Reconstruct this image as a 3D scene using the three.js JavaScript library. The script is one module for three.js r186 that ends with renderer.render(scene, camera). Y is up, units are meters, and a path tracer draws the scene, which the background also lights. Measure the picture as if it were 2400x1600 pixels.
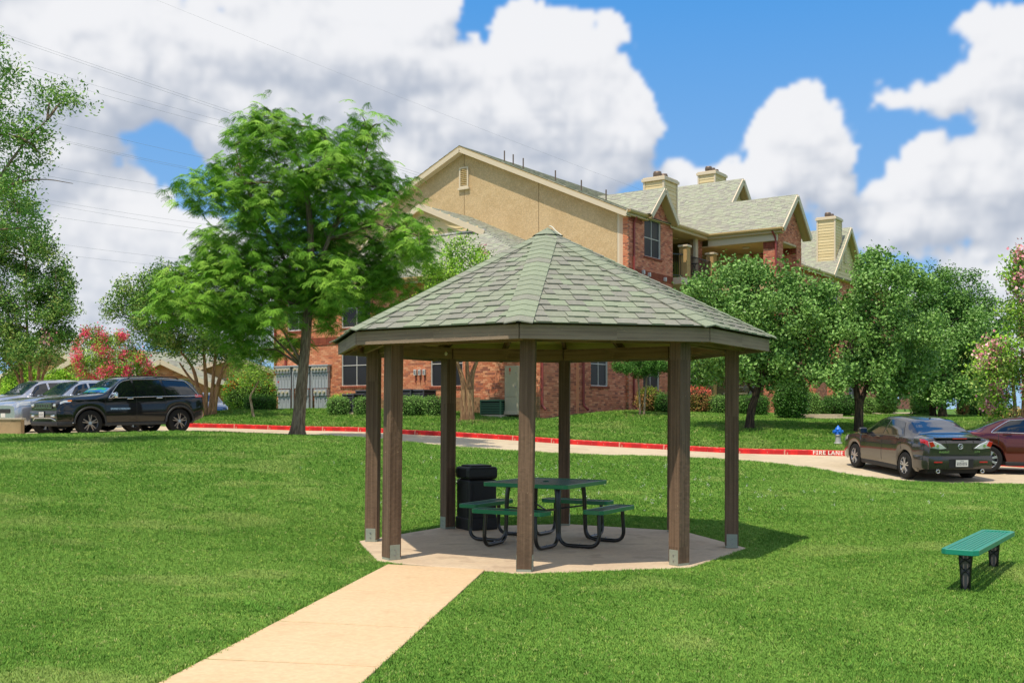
import * as THREE from 'three';
import { mergeGeometries, mergeVertices, toCreasedNormals } from 'three/addons/utils/BufferGeometryUtils.js';
import { RoundedBoxGeometry } from 'three/addons/geometries/RoundedBoxGeometry.js';
import { TextGeometry } from 'three/addons/geometries/TextGeometry.js';
import { FontLoader } from 'three/addons/loaders/FontLoader.js';

// ---------------------------------------------------------------- camera, sun, exposure
const scene = new THREE.Scene();
const FPX = 2500, HOR = 963.6, EYE = 1.65;                      // lens in pixels of a 2400 x 1600 frame, eye height in metres
const camera = new THREE.PerspectiveCamera(2 * Math.atan(800 / FPX) * 180 / Math.PI, 1.5, 0.1, 2500);
camera.position.set(0, EYE, 0);
camera.lookAt(0, EYE, -10);
camera.setViewOffset(2400, 1600, 0, 800 - HOR, 2400, 1600);      // shifted lens: verticals stay vertical
const renderer = new THREE.WebGLRenderer();
renderer.toneMapping = THREE.LinearToneMapping;
renderer.toneMappingExposure = 1.1;
renderer.shadowMap.enabled = true;
const SUN = new THREE.Vector3(-0.65, 2.47, 0.93).normalize();
const sun = new THREE.DirectionalLight(0xfff2dd, 3.7);
sun.position.copy(SUN).multiplyScalar(120).add(new THREE.Vector3(0, 0, -30));
sun.target.position.set(0, 0, -30);
sun.castShadow = true; sun.shadow.radius = 1.2;
Object.assign(sun.shadow.camera, { left: -70, right: 70, top: 70, bottom: -70, near: 1, far: 300 });
sun.shadow.mapSize.set(4096, 4096);
scene.add(sun, sun.target);

// ---------------------------------------------------------------- helpers
const PI = Math.PI, V3 = (x = 0, y = 0, z = 0) => new THREE.Vector3(x, y, z);
const clamp = (x, a = 0, b = 1) => Math.min(b, Math.max(a, x)), lerp = (a, b, t) => a + (b - a) * t;
const sstep = (a, b, x) => { const t = clamp((x - a) / (b - a)); return t * t * (3 - 2 * t); };
function rng(seed) { let s = seed >>> 0; return () => { s |= 0; s = s + 0x6D2B79F5 | 0; let t = Math.imul(s ^ s >>> 15, 1 | s); t = t + Math.imul(t ^ t >>> 7, 61 | t) ^ t; return ((t ^ t >>> 14) >>> 0) / 4294967296; }; }
const gauss = r => Math.sqrt(-2 * Math.log(r() + 1e-9)) * Math.cos(2 * PI * r());
const W = (u, v, d) => V3((u - 1200) / FPX * d, EYE - (v - HOR) / FPX * d, -d);   // a pixel direction at a depth that comes from what the thing stands on
const HT = new Float32Array(65536); { const r = rng(7); for (let i = 0; i < 65536; i++) HT[i] = r(); }
const h3 = (x, y, z) => HT[(x * 73856093 ^ y * 19349663 ^ z * 83492791) & 65535];
function noise3(x, y, z) {
  const xi = Math.floor(x), yi = Math.floor(y), zi = Math.floor(z); let fx = x - xi, fy = y - yi, fz = z - zi;
  fx = fx * fx * (3 - 2 * fx); fy = fy * fy * (3 - 2 * fy); fz = fz * fz * (3 - 2 * fz);
  const a = lerp(lerp(h3(xi, yi, zi), h3(xi + 1, yi, zi), fx), lerp(h3(xi, yi + 1, zi), h3(xi + 1, yi + 1, zi), fx), fy);
  const b = lerp(lerp(h3(xi, yi, zi + 1), h3(xi + 1, yi, zi + 1), fx), lerp(h3(xi, yi + 1, zi + 1), h3(xi + 1, yi + 1, zi + 1), fx), fy);
  return lerp(a, b, fz);
}
function fbm(x, y, z, o = 5) { let s = 0, a = 0.5, n = 0; for (let i = 0; i < o; i++) { s += a * noise3(x, y, z); n += a; a *= 0.5; x = x * 2.03 + 11.3; y = y * 2.03 + 5.7; z = z * 2.03 + 3.1; } return s / n; }
function tnoise(x, y, p, seed = 0) {   // tileable 2-D value noise, period p
  const xi = Math.floor(x), yi = Math.floor(y); let fx = x - xi, fy = y - yi; fx = fx * fx * (3 - 2 * fx); fy = fy * fy * (3 - 2 * fy);
  const m = (a, b) => h3(((a % p) + p) % p, ((b % p) + p) % p, seed);
  return lerp(lerp(m(xi, yi), m(xi + 1, yi), fx), lerp(m(xi, yi + 1), m(xi + 1, yi + 1), fx), fy);
}
const tf = (x, y, p, o, seed) => { let s = 0, a = 0.5, n = 0; for (let i = 0; i < o; i++) { s += a * tnoise(x * p, y * p, p, seed + i); n += a; a *= 0.55; p *= 2; } return s / n; };
function tex(w, h, fn, srgb = true, rep = 1) {
  const d = new Uint8Array(w * h * 4);
  for (let j = 0; j < h; j++) for (let i = 0; i < w; i++) { const c = fn(i / w, j / h), k = 4 * (j * w + i); d[k] = clamp(c[0], 0, 1) * 255; d[k + 1] = clamp(c[1] ?? c[0], 0, 1) * 255; d[k + 2] = clamp(c[2] ?? c[0], 0, 1) * 255; d[k + 3] = 255; }
  const t = new THREE.DataTexture(d, w, h); t.wrapS = t.wrapT = THREE.RepeatWrapping; t.magFilter = THREE.LinearFilter; t.minFilter = THREE.LinearMipmapLinearFilter; t.generateMipmaps = true;
  if (srgb) t.colorSpace = THREE.SRGBColorSpace; t.repeat.set(rep, rep); t.needsUpdate = true; return t;
}
const mixc = (a, b, t) => [lerp(a[0], b[0], t), lerp(a[1], b[1], t), lerp(a[2], b[2], t)];
const sr = (r, g, b) => [r / 255, g / 255, b / 255];
const std = (c, rough = 0.8, extra = {}) => new THREE.MeshStandardMaterial({ color: c, roughness: rough, side: THREE.DoubleSide, ...extra });
const phy = (c, rough, extra = {}) => new THREE.MeshPhysicalMaterial({ color: c, roughness: rough, side: THREE.DoubleSide, ...extra });
const used = {};
const uniq = n => { const k = used[n] = (used[n] ?? -1) + 1; return k ? n + '_' + String(k).padStart(3, '0') : n; };
function tag(o, label, category, group, kind) { o.userData = { ...o.userData, label, category }; if (group) o.userData.group = group; if (kind) o.userData.kind = kind; return o; }
function shade(o) { o.castShadow = o.receiveShadow = true; return o; }
function thing(name, label, category, pos, ry = 0, group) { const g = new THREE.Group(); g.name = uniq(name); if (pos) g.position.copy(pos); g.rotation.y = ry; scene.add(g); return tag(g, label, category, group); }
function part(parent, name, geo, m) { const o = shade(new THREE.Mesh(Array.isArray(geo) ? merge(geo) : geo, m)); o.name = name; parent.add(o); return o; }
function structure(name, geo, m, label, category) { const o = shade(new THREE.Mesh(Array.isArray(geo) ? merge(geo) : geo, m)); o.name = uniq(name); scene.add(o); tag(o, label, category, null, 'structure'); return o; }
function merge(list) { return mergeGeometries(list.map(g => { const n = g.index ? g.toNonIndexed() : g.clone(); for (const k of Object.keys(n.attributes)) if (!['position', 'normal', 'uv'].includes(k)) n.deleteAttribute(k); if (!n.attributes.uv) n.setAttribute('uv', new THREE.BufferAttribute(new Float32Array(n.attributes.position.count * 2), 2)); n.morphAttributes = {}; return n; })); }
function metreUV(g, s = 1) {   // box-mapped uv in metres
  if (g.index) g = g.toNonIndexed(); const p = g.attributes.position, n = g.attributes.normal, uv = new Float32Array(p.count * 2);
  for (let i = 0; i < p.count; i++) { const ax = Math.abs(n.getX(i)), ay = Math.abs(n.getY(i)), az = Math.abs(n.getZ(i)); let a, b; if (ay >= ax && ay >= az) { a = p.getX(i); b = p.getZ(i); } else if (ax >= az) { a = p.getZ(i); b = p.getY(i); } else { a = p.getX(i); b = p.getY(i); } uv[2 * i] = a * s; uv[2 * i + 1] = b * s; }
  g.setAttribute('uv', new THREE.BufferAttribute(uv, 2)); return g;
}
const box = (w, h, d, x = 0, y = 0, z = 0, ry = 0) => { const g = metreUV(new THREE.BoxGeometry(w, h, d)); if (ry) g.rotateY(ry); return g.translate(x, y, z); };
const rbox = (w, h, d, r, x = 0, y = 0, z = 0, seg = 2) => metreUV(new RoundedBoxGeometry(w, h, d, seg, r)).translate(x, y, z);
const cyl = (r1, r2, h, x = 0, y = 0, z = 0, seg = 20) => new THREE.CylinderGeometry(r1, r2, h, seg).translate(x, y, z);
function tube(pts, r, seg = 24, rad = 10, tension = 0.5) { return new THREE.TubeGeometry(new THREE.CatmullRomCurve3(pts, false, 'catmullrom', tension), seg, r, rad, false); }
function bent(pts, rad, r, rs = 10) {   // tube with straight runs and rounded bends
  const path = new THREE.CurvePath(); let prev = pts[0];
  for (let i = 1; i < pts.length - 1; i++) { const p = pts[i], a = pts[i - 1].clone().sub(p), b = pts[i + 1].clone().sub(p), k = Math.min(rad, a.length() * 0.49, b.length() * 0.49); const p0 = p.clone().addScaledVector(a.normalize(), k), p1 = p.clone().addScaledVector(b.normalize(), k); path.add(new THREE.LineCurve3(prev, p0)); path.add(new THREE.QuadraticBezierCurve3(p0, p, p1)); prev = p1; }
  path.add(new THREE.LineCurve3(prev, pts.at(-1))); return new THREE.TubeGeometry(path, pts.length * 14, r, rs, false);
}
function taper(pts, radii, rs = 8) {   // tapered limb through points
  const n = pts.length, P = [], N = [], U = [], I = []; let up = V3(0, 0, 1), len = 0;
  for (let i = 0; i < n; i++) {
    const t = pts[Math.min(n - 1, i + 1)].clone().sub(pts[Math.max(0, i - 1)]).normalize(); const a = up.clone().cross(t).normalize(), b = t.clone().cross(a); if (i) len += pts[i].distanceTo(pts[i - 1]);
    for (let j = 0; j <= rs; j++) { const an = j / rs * 2 * PI, d = a.clone().multiplyScalar(Math.cos(an)).addScaledVector(b, Math.sin(an)), p = pts[i].clone().addScaledVector(d, radii[i] * (1 + 0.08 * Math.sin(an * 3 + i))); P.push(p.x, p.y, p.z); N.push(d.x, d.y, d.z); U.push(j / rs * radii[0] * 6.28, len); }
  }
  for (let i = 0; i < n - 1; i++) for (let j = 0; j < rs; j++) { const k = i * (rs + 1) + j; I.push(k, k + 1, k + rs + 1, k + 1, k + rs + 2, k + rs + 1); }
  const g = new THREE.BufferGeometry(); g.setAttribute('position', new THREE.Float32BufferAttribute(P, 3)); g.setAttribute('normal', new THREE.Float32BufferAttribute(N, 3)); g.setAttribute('uv', new THREE.Float32BufferAttribute(U, 2)); g.setIndex(I); return g;
}
function shapeOf(pts, holes = []) { const s = new THREE.Shape(pts.map(p => new THREE.Vector2(p[0], p[1]))); for (const h of holes) s.holes.push(new THREE.Path(h.map(p => new THREE.Vector2(p[0], p[1])))); return s; }
const slab = (pts, t, holes = [], bevel = 0) => metreUV(new THREE.ExtrudeGeometry(shapeOf(pts, holes), { depth: t, bevelEnabled: bevel > 0, bevelSize: bevel, bevelThickness: bevel, bevelSegments: 1 }));   // in xy, from z 0 to t
const rectP = (x0, x1, y0, y1) => [[x0, y0], [x1, y0], [x1, y1], [x0, y1]];
function quadGeo(a, b, c, d) { const g = new THREE.BufferGeometry(); g.setAttribute('position', new THREE.Float32BufferAttribute([a, b, c, a, c, d].flatMap(p => [p.x, p.y, p.z]), 3)); g.setAttribute('uv', new THREE.Float32BufferAttribute([0, 0, 1, 0, 1, 1, 0, 0, 1, 1, 0, 1], 2)); g.computeVertexNormals(); return g; }
// rows of pieces (bricks, tabs, boards) over a polygon with rectangular holes
function rows(poly, holes, rh, pw, r, { gap = 0, jit = 0, vgap = gap, min = 0.03 } = {}) {
  const ys = poly.map(p => p[1]), y0 = Math.min(...ys), y1 = Math.max(...ys), out = [];
  for (let k = 0; y0 + k * rh < y1 - 0.01; k++) {
    const a = y0 + k * rh, b = Math.min(y1, a + rh), m = (a + b) / 2, xs = [];
    for (let i = 0; i < poly.length; i++) { const p = poly[i], q = poly[(i + 1) % poly.length]; if ((p[1] > m) !== (q[1] > m)) xs.push(p[0] + (m - p[1]) / (q[1] - p[1]) * (q[0] - p[0])); }
    xs.sort((p, q) => p - q); let iv = []; for (let i = 0; i + 1 < xs.length; i += 2) iv.push([xs[i], xs[i + 1]]);
    for (const h of holes) if (m > h[2] && m < h[3]) iv = iv.flatMap(([s, e]) => e <= h[0] || s >= h[1] ? [[s, e]] : [[s, h[0]], [h[1], e]].filter(q => q[1] - q[0] > 0.005));
    for (const [s, e] of iv) {
      if (!isFinite(pw)) { out.push({ x0: s, x1: e, y0: a, y1: b - vgap, k }); continue; }
      let x = Math.floor(s / pw) * pw - (k % 2 ? pw / 2 : 0) - (jit ? r() * pw : 0);
      while (x < e) { const w = pw * (1 + jit * (r() - 0.5) * 2), p = Math.max(s, x), q = Math.min(e, x + w - gap); if (q - p > min) out.push({ x0: p, x1: q, y0: a, y1: b - vgap, k }); x += w; }
    }
  }
  return out;
}
const UB = new THREE.BoxGeometry(1, 1, 1);
const _m = new THREE.Matrix4(), _q = new THREE.Quaternion(), _c = new THREE.Color();
const TRS = (p, q, s) => new THREE.Matrix4().compose(p, q, s), NOROT = new THREE.Quaternion();
// put pieces on a face: `own` largest as single meshes, the rest as one instanced part
function lay(parent, name, list, F, geo, mats, pal, thick, r, own = 0, tilt = 0, lift = 0) {
  const qt = new THREE.Quaternion().setFromAxisAngle(V3(1, 0, 0), tilt);
  const mat4 = p => F.clone().multiply(TRS(V3((p.x0 + p.x1) / 2, (p.y0 + p.y1) / 2, lift + thick / 2 + (p.dz || 0)), qt, V3(p.x1 - p.x0, p.y1 - p.y0, thick)));
  list.slice(0, own).forEach(p => { const o = shade(new THREE.Mesh(geo, mats[Math.floor(r() * mats.length)])); o.name = name; o.applyMatrix4(mat4(p)); parent.add(o); });
  const rest = list.slice(own); if (!rest.length) return;
  const im = shade(new THREE.InstancedMesh(geo, pal.mat, rest.length)); im.name = name + 's'; im.userData.kind = 'stuff';
  rest.forEach((p, i) => { im.setMatrixAt(i, mat4(p)); im.setColorAt(i, pal.pick(r, p)); }); parent.add(im); return im;
}
const palette = (mat, cols) => ({ mat, pick: r => { const a = cols[Math.floor(r() * cols.length)], k = 0.9 + 0.2 * r(); return _c.setRGB(a[0] * k, a[1] * k, a[2] * k); } });
const faceMat = (o, ry) => new THREE.Matrix4().makeRotationY(ry).setPosition(o);
function planeMat(p0, p1, top) { const U = p1.clone().sub(p0).normalize(), N = U.clone().cross(top.clone().sub(p0)).normalize(), V = N.clone().cross(U); return new THREE.Matrix4().makeBasis(U, V, N).setPosition(p0); }
const onPlane = (M, pts) => { const I = M.clone().invert(); return pts.map(p => { const q = p.clone().applyMatrix4(I); return [q.x, q.y]; }); };
const font = await new FontLoader().loadAsync('fonts/droid/droid_sans_bold.typeface.json');
function text(s, size, depth = 0.004) { const g = new TextGeometry(s, { font, size, depth, curveSegments: 3, bevelEnabled: false }); g.computeBoundingBox(); const b = g.boundingBox; return g.translate(-(b.min.x + b.max.x) / 2, -(b.min.y + b.max.y) / 2, 0); }

// ---------------------------------------------------------------- sky: blue air with fair-weather cumulus
{
  const w = 2048, h = 1024, data = new Float32Array(w * h * 4), rad = PI / 180;
  const pix = (u, v) => { const az = Math.atan((u - 1200) / FPX); return [az / rad, Math.atan((HOR - v) / FPX * Math.cos(az)) / rad]; };
  const blobs = [];   // az, el, radius az, radius el, weight, greyness
  const B = (u, v, a, b, wt = 1, grey = 0.2) => { const [x, y] = pix(u, v); blobs.push([x, y, a / 43, b / 43, wt, grey]); };
  // the clouds that the photograph shows
  B(120, 60, 330, 140, 1.1, .15); B(420, 90, 330, 160, 1.1, .4); B(720, 110, 330, 190, 1.1, .5); B(930, 30, 170, 90, 1.05, .15); B(60, 260, 270, 170, 1.05, .35); B(560, 280, 330, 150, 1.05, .65); B(860, 260, 260, 170, 1.05, .55); B(60, 470, 240, 180, 1, .75); B(700, 420, 260, 120, 1, .6); B(960, 340, 220, 130, 1.05, .45); B(960, 180, 120, 90, 1, .2);
  B(160, 600, 260, 110, 1.0, .25); B(300, 570, 160, 70, .9, .15); B(430, 600, 200, 90, .95, .2); B(250, 700, 330, 90, 1, .4); B(560, 700, 330, 130, 1, .4);
  B(1235, 120, 150, 105, 1.15, 0); B(1140, 230, 170, 150, 1.15, .1); B(1340, 180, 150, 130, 1.15, .0); B(1420, 290, 150, 110, 1.15, .2); B(1230, 320, 220, 120, 1.1, .5); B(1330, 390, 240, 80, 1.1, .75); B(1490, 370, 90, 55, .9, .35); B(1390, 95, 50, 45, .9, 0); B(1090, 350, 200, 110, 1, .6);
  B(1830, 280, 130, 75, 1.15, 0); B(1740, 350, 150, 90, 1.15, .05); B(1900, 350, 140, 110, 1.15, .15); B(1840, 440, 220, 80, 1.1, .45); B(1640, 420, 100, 60, .9, .3); B(1960, 460, 120, 80, 1, .5);
  B(2350, 110, 90, 95, .95, .05); B(2300, 230, 110, 70, .85, .1); B(2400, 240, 100, 90, .9, .2); B(2130, 230, 50, 40, .7, .2); B(2170, 370, 140, 65, 1.0, 0); B(2340, 360, 150, 80, 1.0, .1); B(2110, 460, 170, 65, 1.0, .3); B(2330, 470, 160, 70, 1.0, .4); B(2040, 540, 190, 50, .9, .5); B(2260, 550, 200, 45, .85, .55);
  B(1690, 40, 40, 60, .62, .1); B(1640, 90, 40, 25, .62, .1); B(2215, 80, 60, 28, .66, .1); B(2250, 640, 90, 45, 1, .1); B(2060, 610, 130, 40, .75, .4); B(2390, 650, 80, 45, .9, .2);
  B(340, 480, 40, 60, .55, .2); B(60, 770, 420, 70, .9, .45); B(430, 800, 320, 60, .9, .4); B(760, 720, 260, 70, .9, .4); B(1100, 760, 300, 70, .8, .4); B(1560, 640, 300, 50, .8, .4); B(2130, 700, 260, 40, .8, .35); B(1800, 760, 420, 50, .8, .4); B(2350, 800, 300, 60, .9, .4);
  const holes = [[...pix(390, 370), 2.6, 1.7], [...pix(450, 460), 1.8, 1.8], [...pix(205, -10), 1.4, .6], [...pix(960, 120), 1.6, 1.2], [...pix(1050, 50), 1.5, 1.4], [...pix(1040, 200), .8, .8], [...pix(2090, 320), 1.3, 1.3], [...pix(2230, 300), 1.2, .9], [...pix(2010, 420), 1, 1.2], [...pix(1650, 180), 4.6, 3.4], [...pix(1880, 90), 5, 2.6], [...pix(2040, 430), 1.2, 1.2], [...pix(1560, 330), .9, 1.6]];
  // the same weather all round; unseen clouds overhead added to brighten the ambient light
  const r = rng(31);
  for (let i = 0; i < 210; i++) { const az = r() * 360 - 180, el = Math.asin(r()) / rad; if (Math.abs(az) < 31 && el < 25) continue; const s = 3 + 5 * r(), g = r() * 0.6; for (let k = 0; k < 4; k++) blobs.push([az + gauss(r) * s * 0.8, el + r() * s * 0.6, s * (0.6 + 0.6 * r()), s * (0.4 + 0.3 * r()), 1.1, g + 0.15 * r()]); }
  const bil = (x, y, z, f, o) => { let s = 0, a = 1, n = 0; for (let i = 0; i < o; i++) { s += a * Math.abs(2 * noise3(x * f + i * 7.1, y * f + i * 3.7, z * f + i * 9.3) - 1); n += a; a *= 0.62; f *= 2.03; } return s / n - 0.37; };
  const dens = (x, y, z, az, el) => {
    const b1 = bil(x, y * 1.1, z, 17, 6), wx = fbm(x * 16 + 3, y * 18, z * 16, 5) - 0.5, wy = fbm(x * 16 + 9, y * 18 + 3, z * 16, 5) - 0.5; let f = 0, gs = 0, gk = 0; const ce = Math.cos(el * rad);
    const ax = az + 5.5 * wx, ay = el + 4.2 * wy;
    for (const b of blobs) { let dx = ax - b[0]; if (dx > 180) dx -= 360; if (dx < -180) dx += 360; dx *= ce; const q = (dx * dx) / (b[2] * b[2]) + ((ay - b[1]) * (ay - b[1])) / (b[3] * b[3]); if (q < 2.6) { const k = b[4] * Math.exp(-1.5 * q); f += k; gk += k; gs += k * clamp(b[5] - 0.45 * (ay - b[1]) / b[3], 0, 1); } }
    const g = gk > 0 ? gs / gk : 0.2;
    for (const b of holes) { const dx = ax - b[0], dy = ay - b[1], q = dx * dx / (b[2] * b[2]) + dy * dy / (b[3] * b[3]); if (q < 4) f -= 1.15 * Math.exp(-1.0 * q); }
    return [Math.min(f, 1.0) + Math.max(0, Math.min(f, 2) - 1.0) * 0.45 + 2.05 * b1, g];
  };
  const D0 = new Float32Array(w * h), GR = new Float32Array(w * h), j0 = Math.floor(h * 0.485);
  for (let j = j0; j < h; j++) for (let i = 0; i < w; i++) { const ph = (i + 0.5) / w * 2 * PI - PI, el = ((j + 0.5) / h - 0.5) * PI, c = Math.cos(el), x = Math.cos(ph) * c, y = Math.sin(el), z = Math.sin(ph) * c, q = dens(x, y, z, Math.atan2(x, -z) / rad, el / rad); D0[j * w + i] = q[0]; GR[j * w + i] = q[1]; }
  const pxr = w / (2 * PI);
  for (let j = 0; j < h; j++) for (let i = 0; i < w; i++) {
    const e = ((j + 0.5) / h - 0.5) * 180, k = 4 * (j * w + i); let col;
    if (e < -1.2 || j < j0) col = [0.16, 0.17, 0.13];
    else {
      const air = mixc(mixc([0.40, 0.60, 0.82], [0.085, 0.315, 0.72], Math.pow(clamp(e / 21), 0.7)), [0.06, 0.23, 0.62], clamp((e - 22) / 60)); col = air;
      const d0 = D0[j * w + i], g = GR[j * w + i], a = sstep(0.36, 0.50 + 0.26 * clamp(g), d0);
      if (a > 0) {
        const at = s => { const jj = Math.min(h - 1, Math.round(j + s * pxr)), ii = ((Math.round(i - 0.45 * s * pxr) % w) + w) % w; return D0[jj * w + ii]; };
        const dd = clamp((d0 - at(0.008)) * 0.34, -0.22, 0.22) + clamp((d0 - at(0.02)) * 0.3, -0.3, 0.3) + clamp((d0 - at(0.05)) * 0.25, -0.3, 0.3);
        const lit = clamp(0.76 + 0.75 * dd - 0.6 * g), cl = mixc([0.42, 0.465, 0.55], [0.83, 0.83, 0.845], sstep(-0.05, 0.95, lit)); col = mixc(air, mixc(cl, [0.66, 0.73, 0.83], 0.25 * (1 - clamp(e / 10))), a * 0.97);
      }
    }
    data[k] = col[0]; data[k + 1] = col[1]; data[k + 2] = col[2]; data[k + 3] = 1;
  }
  const t = new THREE.DataTexture(data, w, h, THREE.RGBAFormat, THREE.FloatType); t.mapping = THREE.EquirectangularReflectionMapping; t.magFilter = t.minFilter = THREE.LinearFilter; t.wrapS = THREE.RepeatWrapping; t.needsUpdate = true;
  scene.background = t; scene.environment = t;
}

// ---------------------------------------------------------------- materials
const bumpTex = (s, p, o, seed) => tex(s, s, (x, y) => [tf(x, y, p, o, seed)], false);
const fine = bumpTex(256, 32, 3, 3), coarse = bumpTex(256, 8, 4, 9);
const concreteTex = (a, b, c, seed) => tex(512, 512, (x, y) => { const n = tf(x, y, 4, 6, seed), s = tf(x, y, 64, 2, seed + 20), k = tf(x, y, 9, 3, seed + 40); let q = mixc(a, b, sstep(.3, .7, n)); q = mixc(q, c, .55 * sstep(.62, .78, k)); const g = 1 + .09 * (s - .5); return [q[0] * g, q[1] * g, q[2] * g]; });
const mapd = (t, rep) => { const c = t.clone(); c.repeat.set(rep, rep); c.needsUpdate = true; return c; };
const M = {};
M.path = std(0xffffff, .9, { map: mapd(concreteTex(sr(214, 184, 144), sr(217, 188, 149), sr(207, 176, 137), 1), .55), bumpMap: mapd(fine, 2), bumpScale: .002 });
M.pad = std(0xffffff, .88, { map: mapd(concreteTex(sr(208, 188, 160), sr(197, 175, 148), sr(174, 152, 128), 61), .45), bumpMap: mapd(fine, 2), bumpScale: .002 });
M.road = std(0xffffff, .92, { map: mapd(concreteTex(sr(204, 188, 160), sr(194, 177, 148), sr(178, 160, 134), 101), .2), bumpMap: mapd(fine, 1), bumpScale: .002 });
M.kerb = std(0xffffff, .9, { map: mapd(concreteTex(sr(205, 190, 165), sr(190, 175, 150), sr(160, 145, 120), 121), .5) });
M.redPaint = std(0xffffff, .6, { map: mapd(tex(256, 256, (x, y) => { const w = tf(x, y, 16, 4, 77), s = tf(x, y, 5, 4, 80); return w > .70 ? sr(206, 150, 130) : mixc(sr(226, 34, 30), sr(186, 24, 28), sstep(.4, .65, s)); }), .7) });
M.stencil = std(0xe9e4da, .7);
const woodTex = (base, dark, chip, amount, seed) => tex(256, 1024, (x, y) => { const g = tf(x * 1, y * .06, 32, 4, seed), n = tf(x, y, 6, 4, seed + 9), p = tf(x, y * 3 % 1, 24, 3, seed + 15), e = tf(x, y, 5, 2, seed + 22); let c = mixc(base, dark, sstep(.35, .7, g * .7 + n * .3)); if (p > .72 - amount * e) c = mixc(c, chip, .8 * sstep(.72 - amount * e, .76 - amount * e, p)); return c; });
const postTex = woodTex(sr(124, 100, 80), sr(98, 77, 60), sr(164, 142, 112), -.3, 200), trimTex = woodTex(sr(150, 130, 110), sr(128, 109, 92), sr(170, 146, 118), -.15, 230);
M.post = std(0xffffff, .85, { map: mapd(postTex, 1), bumpMap: mapd(coarse, 3), bumpScale: .004 }); M.post.map.repeat.set(2.2, .5); 
M.fascia = std(0xffffff, .8, { map: mapd(trimTex, 1), bumpMap: mapd(fine, 2), bumpScale: .002 }); M.fascia.map.repeat.set(2.2, .5); 
M.beam = std(0xffffff, .8, { map: mapd(woodTex(sr(146, 118, 84), sr(116, 90, 62), sr(160, 130, 90), .0, 260), 1) }); 
M.deck = [sr(226, 194, 118), sr(214, 182, 108), sr(232, 202, 130)].map(c => std(new THREE.Color().setRGB(...c, THREE.SRGBColorSpace), .75));
M.galv = std(new THREE.Color().setRGB(.36, .40, .33), .55, { metalness: .35, bumpMap: mapd(coarse, 6), bumpScale: .002 });
const grit = tex(256, 256, (x, y) => { const n = tf(x, y, 64, 2, 300), c = tf(x, y, 12, 3, 303), k = .92 + .26 * (n - .5) + .1 * (c - .5); return [k, k, k]; });
const shCols = [sr(150, 157, 135), sr(154, 160, 139), sr(149, 150, 136), sr(145, 145, 133), sr(152, 163, 137), sr(149, 154, 134), sr(151, 151, 138)];
const lin = c => new THREE.Color().setRGB(c[0], c[1], c[2], THREE.SRGBColorSpace);
M.shingles = shCols.map(c => std(lin(c).multiplyScalar(1.05), .95, { map: mapd(grit, 1), bumpMap: mapd(fine, 1), bumpScale: .002 }));
M.hipcaps = [sr(149, 158, 135), sr(153, 164, 138), sr(149, 151, 136), sr(151, 160, 136)].map(c => std(lin(c).multiplyScalar(1.05), .95, { map: mapd(grit, 1), bumpMap: mapd(fine, 1), bumpScale: .002 }));
M.felt = std(0x2c2a26, .95);
M.green = phy(new THREE.Color().setRGB(.006, .20, .075), .32, { clearcoat: .5, clearcoatRoughness: .25 });
M.greenDark = phy(new THREE.Color().setRGB(.006, .13, .085), .4, { clearcoat: .4, clearcoatRoughness: .3 });
M.benchGreen = phy(new THREE.Color().setRGB(.006, .26, .16), .42, { clearcoat: .3, clearcoatRoughness: .3 });
M.blackTube = phy(0x0a0a0b, .3, { clearcoat: .5, clearcoatRoughness: .2 });
M.blackPlastic = std(0x17171a, .5, { bumpMap: mapd(fine, 3), bumpScale: .0015 });
M.steel = std(0x9a9c9e, .35, { metalness: .8 });

// ---------------------------------------------------------------- terrain: lawn falling from the street to the pavilion
const nearE = [[-700, 1030, 28.5, .12], [-300, 1022, 28.8, .12], [0, 1020, 29, .12], [200, 1018, 29.3, .12], [440, 1012, 30.5, .12], [679, 1021, 31.2, .1], [856, 1027, 30.8, .08], [942, 1035, 30.5, .06], [1065, 1048, 30, .05], [1208, 1057, 29.4, .04], [1338, 1065, 28.8, .03], [1555, 1071, 28, .03], [1726, 1079, 27.3, .03], [1900, 1096, 26.3, .03], [1989, 1113, 25.7, .03], [2134, 1129, 24.8, .03], [2400, 1135, 24, .03], [2900, 1141, 22.5, .03]];
const farE = [[-1000, 990, 56], [-300, 990, 56], [150, 990, 52], [380, 998, 43], [439, 1001, 40], [560, 1004, 39.2], [679, 1008, 38.5], [856, 1012, 37.5], [942, 1017, 37], [1065, 1023, 36.3], [1208, 1032, 35.5], [1338, 1041, 34.6], [1555, 1053, 33.6], [1726, 1062, 32.8], [1995, 1069, 31.5], [2200, 1082, 30], [2500, 1100, 28], [2900, 1110, 26.5]];
const dense = E => new THREE.CatmullRomCurve3(E.map(([u, v, d]) => W(u, v, d)), false, 'centripetal').getPoints(260);
const nearP = dense(nearE), farP = dense(farE);
const polyAt = (P, x) => { if (x <= P[0].x) return P[0]; for (let i = 1; i < P.length; i++) if (x <= P[i].x) return P[i - 1].clone().lerp(P[i], (x - P[i - 1].x) / (P[i].x - P[i - 1].x)); return P.at(-1); };
const stepN = x => lerp(.12, .03, sstep(-8, 0, x));
const GC = V3(.444, 0, -13.256), GROT = -.139;
const ctrl = [];
for (const [u, v, d] of nearE) { const p = W(u, v, d); ctrl.push([p.x, -p.z, p.y]); }
for (let i = 3; i < farE.length; i++) { const p = W(...farE[i]); ctrl.push([p.x, -p.z + .35, p.y + .15]); }
for (let a = 0; a < 8; a++) ctrl.push([GC.x + 3 * Math.cos(a * PI / 4), -GC.z + 3 * Math.sin(a * PI / 4), -.015]);
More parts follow.
